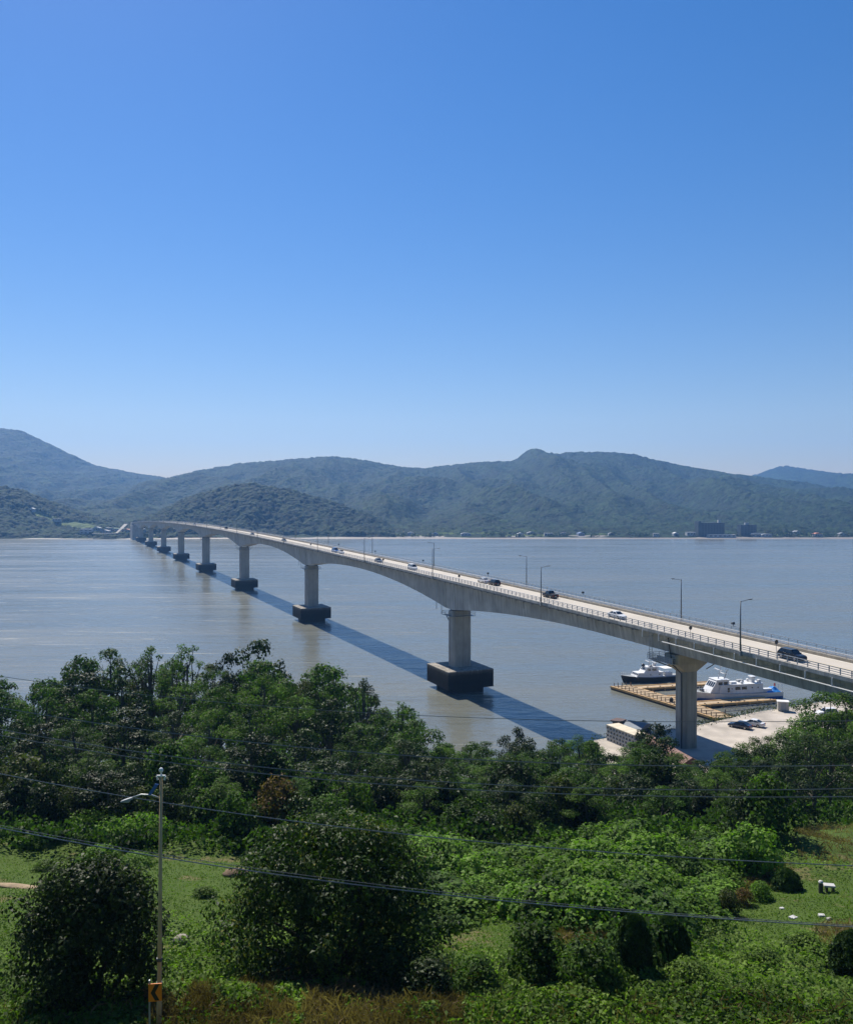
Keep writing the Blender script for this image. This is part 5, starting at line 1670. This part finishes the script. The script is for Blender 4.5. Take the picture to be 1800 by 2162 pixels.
def blob(px, py, cx, cy, rx, ry, k=.35, seed=1):
    d = ((px - cx) / rx) ** 2 + ((py - cy) / ry) ** 2
    return d + (fbm(px / 60, py / 30, seed) - .5) * 2 * k < 1

def is_lawn(px, py):
    m = blob(px, py, 60, 1900, 190, 130, .3, 1) | blob(px, py, 440, 1880, 170, 75, .3, 2) | blob(px, py, 1690, 1925, 170, 75, .2, 3) | blob(px, py, 1090, 1985, 230, 40, .3, 4) | blob(px, py, 60, 1800, 160, 30, .3, 8) | blob(px, py, 480, 1800, 90, 20, .3, 9)
    return m
def is_dry(px, py):
    return (py > 2085 + 40 * np.sin(px * .004) + (fbm(px / 70, py / 40, 5) - .5) * 260) & (px > 300) & (px < 960 + (fbm(py / 30, px / 60, 21) - .5) * 260) | blob(px, py, 1770, 1785, 105, 48, .3, 6) | blob(px, py, 1600, 1850, 75, 38, .3, 7) | blob(px, py, 1770, 1985, 60, 30, .3, 11) | blob(px, py, 1240, 1985, 90, 16, .5, 12)

def bl_mesh(name, leaf, X, Y, Z, g, hgt, size, aspect, nz, tint_shift=0.0, droop=None):
    n = len(X)
    c = np.stack([X, Y, Z + hgt * g.random(n)], 1)
    nn = g.normal(size=(n, 3)); nn[:, 2] = np.abs(nn[:, 2]) * nz + (nz > 1) * .5
    V, F = leaf_quads(c, nn, size * (.55 + .9 * g.random(n)), aspect, droop, g)
    t = np.clip(.5 + .2 * g.normal(size=n) + (fbm(X / 2.5, Y / 2.5, 31) - .5) * 1.3 + (fbm(X / 9, Y / 9, 33) - .5) * .6 + tint_shift, 0, 1)
    return tag(link(name, fast_mesh(name, V, F, LEAF[leaf], t)), kind='stuff')

g, X, Y, Z, px, py = scatter_field(270000, 27, 76, 50)
lawn = is_lawn(px, py); dry = is_dry(px, py)
dens = fbm(X / 1.6, Y / 1.6, 41)
m = ~lawn & ~dry & (dens > .30)
m &= g.random(len(X)) < .62
tag(bl_mesh('weeds', 'weed', X[m], Y[m], Z[m] + (dens[m] - .3) * .9, g, .35, .17, .7, 1.4), 'low leafy weeds covering the slope', 'weeds')
m = lawn & ~dry & (g.random(len(X)) < .9)
tag(bl_mesh('grass', 'grass', X[m], Y[m], Z[m], g, .10, .14, .3, .3, 0, .2), 'short green lawn grass on the meadow', 'grass')
m = ~lawn & ~dry & (dens <= .36)
tag(bl_mesh('rough_grass', 'grass', X[m], Y[m], Z[m], g, .2, .26, .2, .25, -.15, .3), 'rough grass between the weeds', 'grass')
m = dry & (fbm(X / 1.1, Y / 1.1, 93) > .4)
tag(bl_mesh('dry_grass', 'dry', X[m], Y[m], Z[m], g, .45, .42, .10, .15, 0, .45), 'dry brown grass along the road verge and on bare patches', 'dry grass')
g, X, Y, Z, px, py = scatter_field(76000, 24.5, 34, 51)
m = (is_dry(px, py) & (fbm(X / 1.3, Y / 1.3, 91) > .42)) | (g.random(len(X)) < .10)
tag(bl_mesh('tall_grass', 'dry', X[m], Y[m], Z[m], g, .7, .6, .07, .12, -.1, .5), 'tall dry grass stalks along the road verge', 'dry grass')
m = ~m & ((px > 950) | (g.random(len(X)) < .7))
tag(bl_mesh('verge_weeds', 'weed', X[m], Y[m], Z[m], g, .55, .2, .5, 1.0, -.1), 'leafy weeds along the road verge', 'weeds')
# undergrowth in the wood
g, X, Y, Z, px, py = scatter_field(85000, 62, 142, 52)
m = (Z > 1) & ~((X > 28) & (Y > 138)) & ~((px > 1650) & (Y < 74))
d2 = fbm(X / 3, Y / 3, 61)
tag(bl_mesh('undergrowth', 'broad', X[m], Y[m], Z[m] + np.clip(d2[m] - .35, 0, 1) * 3.5, g, .9, .38, .6, 1.0, -.1), 'leafy undergrowth filling the floor of the wood', 'undergrowth')
# weeds on the bank of the yard
gq = np.random.default_rng(77)
t_ = gq.random(5200)
bx = 33 + t_ * 65
by = np.interp(bx, SHX, SHY) + gq.normal(size=5200) * 1.3 - .4
k_ = (fbm(bx / 3, by / 3, 71) > .38)
bx, by = bx[k_], by[k_]
tag(bl_mesh('bank_weeds', 'olive', bx, by, np.maximum(ground(bx, by), .2), gq, 1.0, .45, .35, .4, .1), 'straggly weeds along the bank of the concrete yard', 'weeds')
for px, py, h in ((1357, 1548, 3.2), (1219, 1560, 3.0), (1395, 1552, 2.0), (1412, 1552, 1.6)):
    X, Y, z = at_z(px, py, 9.0).x, at_z(px, py, 9.0).y, 8.8
    plant_tree('broad', X, Y, h, 'dark' if px != 1219 else 'locust', {1357: 'small dark young tree beside the grey shed', 1219: 'small light young tree at the shore left of the block stack', 1395: 'low dark shrub on the yard edge left of the land pier', 1412: 'lowest dark shrub right beside the land pier'}[px], None, z=gz(X, Y), wide=1.1)

# ================================================================== STREET LAMP, SIGN, WIRES, GRAVES
CONCPOLE = pm('weathered brown grey pole', (0.58, 0.41, 0.22), 0.7, 0.18, 1.5, streak=.3)
LX, LY = (334 - 900) / 1800 * 31.0, 31.0
lz = gz(LX, LY)
topz = at_y(338, 1640, 31.0).z
lamp = thing('street_lamp', 'tall tapered street lamp pole with curved arm and small blue sign on the near slope', 'street lamp', (LX, LY, lz - .3))
hp = topz - lz + .3
MB().tube([(-.03, 0, -.4), (0, 0, 1.5), (.04, 0, hp * .5), (.085, 0, hp)], [.10, .09, .072, .05], 12).build('pole', CONCPOLE, lamp, smooth=True)
bnd = MB()
for zz in (hp * .22, hp * .31):
    bnd.lathe([(.10, 0), (.115, .02), (.115, .10), (.10, .12)], 12, (.01, 0, zz))
bnd.build('clamp_band', DARK_STEEL, lamp)
zarm = at_y(334, 1686, 31).z - lz + .3
am = MB(); am.tube([(.07, 0, zarm), (-.25, -.06, zarm + .14), (-.6, -.12, zarm + .18), (-.95, -.18, zarm + .07)], [.035, .032, .03, .028], 8)
am.build('arm', STEEL, lamp, smooth=True)
hd = MB(); hd.loft([[(x, y + dy, z + dz) for dy, dz in ((-w, 0), (w, 0), (w * .8, t), (-w * .8, t))] for x, y, z, w, t in ((-.88, -.17, zarm + .04, .05, .07), (-1.0, -.19, zarm - .01, .11, .09), (-1.2, -.22, zarm - .04, .10, .06), (-1.3, -.24, zarm - .05, .05, .03))])
hd = hd.build('lamp_head', pm('grey lamp housing', (.30, .31, .31), .5), lamp)
MB().box(-1.2, -1.0, -.28, -.13, zarm - .055, zarm - .035).build('lens', LENS, hd)
bp_ = MB(); bp_.add([(-.36, -.14, zarm + .16), (-.25, -.10, zarm + .15), (.0, -.02, zarm + .52), (-.12, -.06, zarm + .55), (-.36, -.12, zarm + .16), (-.25, -.08, zarm + .15), (.0, .0, zarm + .52), (-.12, -.04, zarm + .55)], [(0, 1, 2, 3), (7, 6, 5, 4), (0, 4, 5, 1), (1, 5, 6, 2), (2, 6, 7, 3), (3, 7, 4, 0)])
bp_.build('blue_plate', pm('blue plate', (.02, .13, .50), .4), lamp)
cp = MB(); cp.lathe([(.065, 0), (.065, .05), (.03, .08), (.03, .16), (.07, .18), (.085, .24), (.06, .30), (.02, .33)], 10, (.085, 0, hp)); cp.bar((-.07, 0, hp + .02), (-.03, 0, hp - .12), .06); cp.bar((.24, 0, hp + .02), (.2, 0, hp - .12), .06); cp.bar((-.07, 0, hp + .03), (.24, 0, hp + .03), .05)
cp.build('cap', pm('white cap', (.75, .76, .78), .4), lamp)

# chevron sign
SY = 29.6
sc_ = at_y(327.5, 2096, SY)
cz = gz(sc_.x, SY)
sg_ = thing('chevron_sign', 'orange road curve sign with black left pointing chevron beside the lamp pole', 'road sign', (sc_.x, SY, cz - .2), R(8))
hc = sc_.z - cz + .2
MB().tube([(-.2, .05, -.3), (-.2, .05, hc + .42)], .03, 8).build('post', STEEL, sg_)
W2, H2 = .225, .31
MB().box(-W2, W2, -.012, .012, hc - H2, hc + H2).build('plate', pm('orange sign face', (.95, .25, .012), .5, .06), sg_)
chv = MB(); yq = -.016
for sgn in (-1, 1):
    chv.add([(-.15, yq, hc), (.0, yq, hc), (.15, yq, hc + sgn * (H2 - .03)), (.0, yq, hc + sgn * (H2 - .03))], [(0, 1, 2, 3) if sgn > 0 else (3, 2, 1, 0)])
chv.build('chevron', pm('black chevron', (.012, .012, .012), .6), sg_)

# overhead wires between two poles just outside the picture
WIRE = pm('dark wire', (.2, .2, .2), .45, spec=.6)
WIRE_L = pm('grey wire bundle', (.30, .30, .30), .4, metal=.4)
def wy(px, dy=0.0):
    return 36.5 + dy + (30.0 - 36.5) * (px + 80) / 1970
def wire(name, label, pts, rad, mat, dy=0.0, group=None):
    P = np.array(pts, float)
    co = np.polyfit(P[:, 0], P[:, 1], 3 if len(P) > 4 else 2)
    path = []
    for px in np.linspace(-85, 1888, 34):
        path.append(at_y(px, float(np.polyval(co, px)), wy(px, dy)))
    o = MB().tube(path, rad, 5).build(name, mat)
    return tag(o, label, 'wire', group), path[0], path[-1]
ends = []
for args in (
    ('overhead_wire', 'thinnest topmost overhead wire crossing the tree tops and water', [(0, 1428), (154, 1449), (453, 1482), (747, 1503), (900, 1512), (1425, 1524), (1800, 1522)], .012, WIRE, 1.2),
    ('overhead_wire', 'upper dark overhead wire above a close pair of wires', [(0, 1495), (206, 1526), (515, 1567), (900, 1598), (1338, 1616), (1800, 1616)], .019, WIRE, 1.0),
    ('overhead_wire', 'upper one of the close pair of dark overhead wires', [(0, 1540), (257, 1583), (515, 1616), (900, 1648), (1338, 1667), (1800, 1665)], .019, WIRE, .8),
    ('overhead_wire', 'lower one of the close pair of dark overhead wires', [(0, 1552), (257, 1597), (515, 1629), (900, 1662), (1338, 1681), (1800, 1682)], .019, WIRE, .6),
    ('overhead_wire', 'grey overhead wire passing just below the street lamp arm', [(0, 1633), (257, 1683), (515, 1719), (900, 1765), (1338, 1805), (1775, 1827)], .018, WIRE_L, .3),
    ('cable_bundle', 'thick grey lowest cable bundle crossing the pole at half height', [(0, 1748), (335, 1810), (566, 1845), (900, 1884), (1230, 1917), (1466, 1938), (1800, 1957)], .021, WIRE_L, 0),
    ('cable_bundle', 'dark cable running close above the lowest cable bundle', [(0, 1743), (335, 1803), (566, 1839), (900, 1879), (1230, 1912), (1466, 1934), (1800, 1954)], .012, WIRE, .05)):
    o, a, b_ = wire(*args, group='overhead wires')
    ends.append((a, b_))
for k, lab in ((0, 'concrete utility pole carrying the overhead wires beyond the dark bush tree'), (1, 'concrete utility pole carrying the overhead wires below the grave lawn')):
    e = [q[k] for q in ends]
    mx = sum((q.x for q in e)) / len(e); my = sum((q.y for q in e)) / len(e)
    zt = max(q.z for q in e) + .4; zb = gz(mx, my)
    up_ = thing('utility_pole', lab, 'utility pole', (mx, my, zb - .3))
    MB().tube([(0, 0, -.3), (0, 0, zt - zb + .3)], [.17, .10], 10).build('pole', CONCPOLE, up_, smooth=True)
    for q in e: MB().bar((0, 0, q.z - zb + .3), (q.x - mx, q.y - my, q.z - zb + .3), .07).build('crossarm', STEEL, up_)

# grave lawn: stone post with offering slab, flat marker stones
STONE_W = pm('pale granite', (.52, .51, .48), .6, .12, 3.0)
STONE_D = pm('dark granite', (.045, .045, .05), .35, .2, 3.0)
X, Y, z = on_ground(1732, 1888)
gst = thing('grave_stone', 'dark stone post with white cap and pale offering slab on the grave lawn', 'grave', (X, Y, z), R(-12))
MB().cbox(-.12, .12, -.12, .12, -.2, .62, .03).build('post', STONE_D, gst)
MB().lathe([(.13, 0), (.15, .06), (.1, .14), (.02, .17)], 10, (0, 0, .62)).build('cap', STONE_W, gst)
sl = MB(); sl.cbox(.2, .85, -.05, .4, .40, .50, .02); sl = sl.build('offering_slab', STONE_W, gst)
MB().box(.3, .42, 0, .4, -.2, .42).box(.68, .8, 0, .35, -.2, .42).build('slab_foot', STONE_D, gst)
for px, py, w, l, rot, lab in ((1674, 1940, .42, .34, 30, 'largest white flat marker stone lying on the grave lawn'), (1650, 1925, .26, .2, 10, 'small round white stone above the largest marker stone'), (1734, 1937, .34, .28, -8, 'white flat marker stone below the dark stone post'), (1750, 1943, .3, .2, 20, 'small grey flat stone beside a white marker stone')):
    X, Y, z = on_ground(px, py)
    st_ = MB(); st_.cbox(-w / 2, w / 2, -l / 2, l / 2, -.06, .10, .025)
    tag(st_.build('marker_stone', STONE_W if 'grey' not in lab else CONC_P, None, (X, Y, z), R(rot)), lab, 'stone')

def boulder(px, py, sx, sy, sz, label, mat, cat='rock', rot=0, name='boulder'):
    X, Y, z = on_ground(px, py)
    g = np.random.default_rng(int(px + py)); m_ = MB()
    n = 12; rings = []
    for i in range(7):
        f = i / 6
        rr = math.sin(math.pi * (.12 + .86 * f)) ** .6
        rings.append([(sx * rr * math.cos(2 * math.pi * k / n) * g.uniform(.85, 1.12), sy * rr * math.sin(2 * math.pi * k / n) * g.uniform(.85, 1.12), (f * 1.1 - .2) * sz) for k in range(n)])
    m_.loft(rings)
    return tag(m_.build(name, mat, None, (X, Y, z), R(rot), smooth=True), label, cat)
ROCK = pm('lichen grey rock', (.30, .27, .22), .85, .35, 2.0, .6)
boulder(383, 1996, .42, .36, .52, 'rounded grey boulder at the end of the low stone bank', ROCK)
boulder(356, 1975, .75, .2, .3, 'long low stone bank beside the rounded boulder', ROCK, rot=-14)
boulder(498, 1852, .9, .6, .55, 'brown heap of cut brush on the meadow', pm('brush heap', (.14, .09, .05), .95, .4, 6.0, .9), 'brush heap', name='brush_heap')
boulder(40, 1875, 2.0, .35, .16, 'pale bare earth ridge across the left lawn', pm('bare earth', (.30, .22, .13), .95, .3, 3.0, .5), 'earth bank', rot=-12, name='earth_bank')

# ================================================================== HAZE
hm, hnt, hout = _new('haze')
pv = hnt.nodes.new('ShaderNodeVolumePrincipled')
pv.inputs['Color'].default_value = (0.22, 0.49, 1.0, 1)
pv.inputs['Density'].default_value = 0.000098
pv.inputs['Anisotropy'].default_value = 0.25
hnt.links.new(pv.outputs[0], hout.inputs['Volume'])
hm.cycles.homogeneous_volume = True
tag(MB().box(-5200, 5200, -420, 6200, -63, 540).build('haze', hm), kind='stuff')
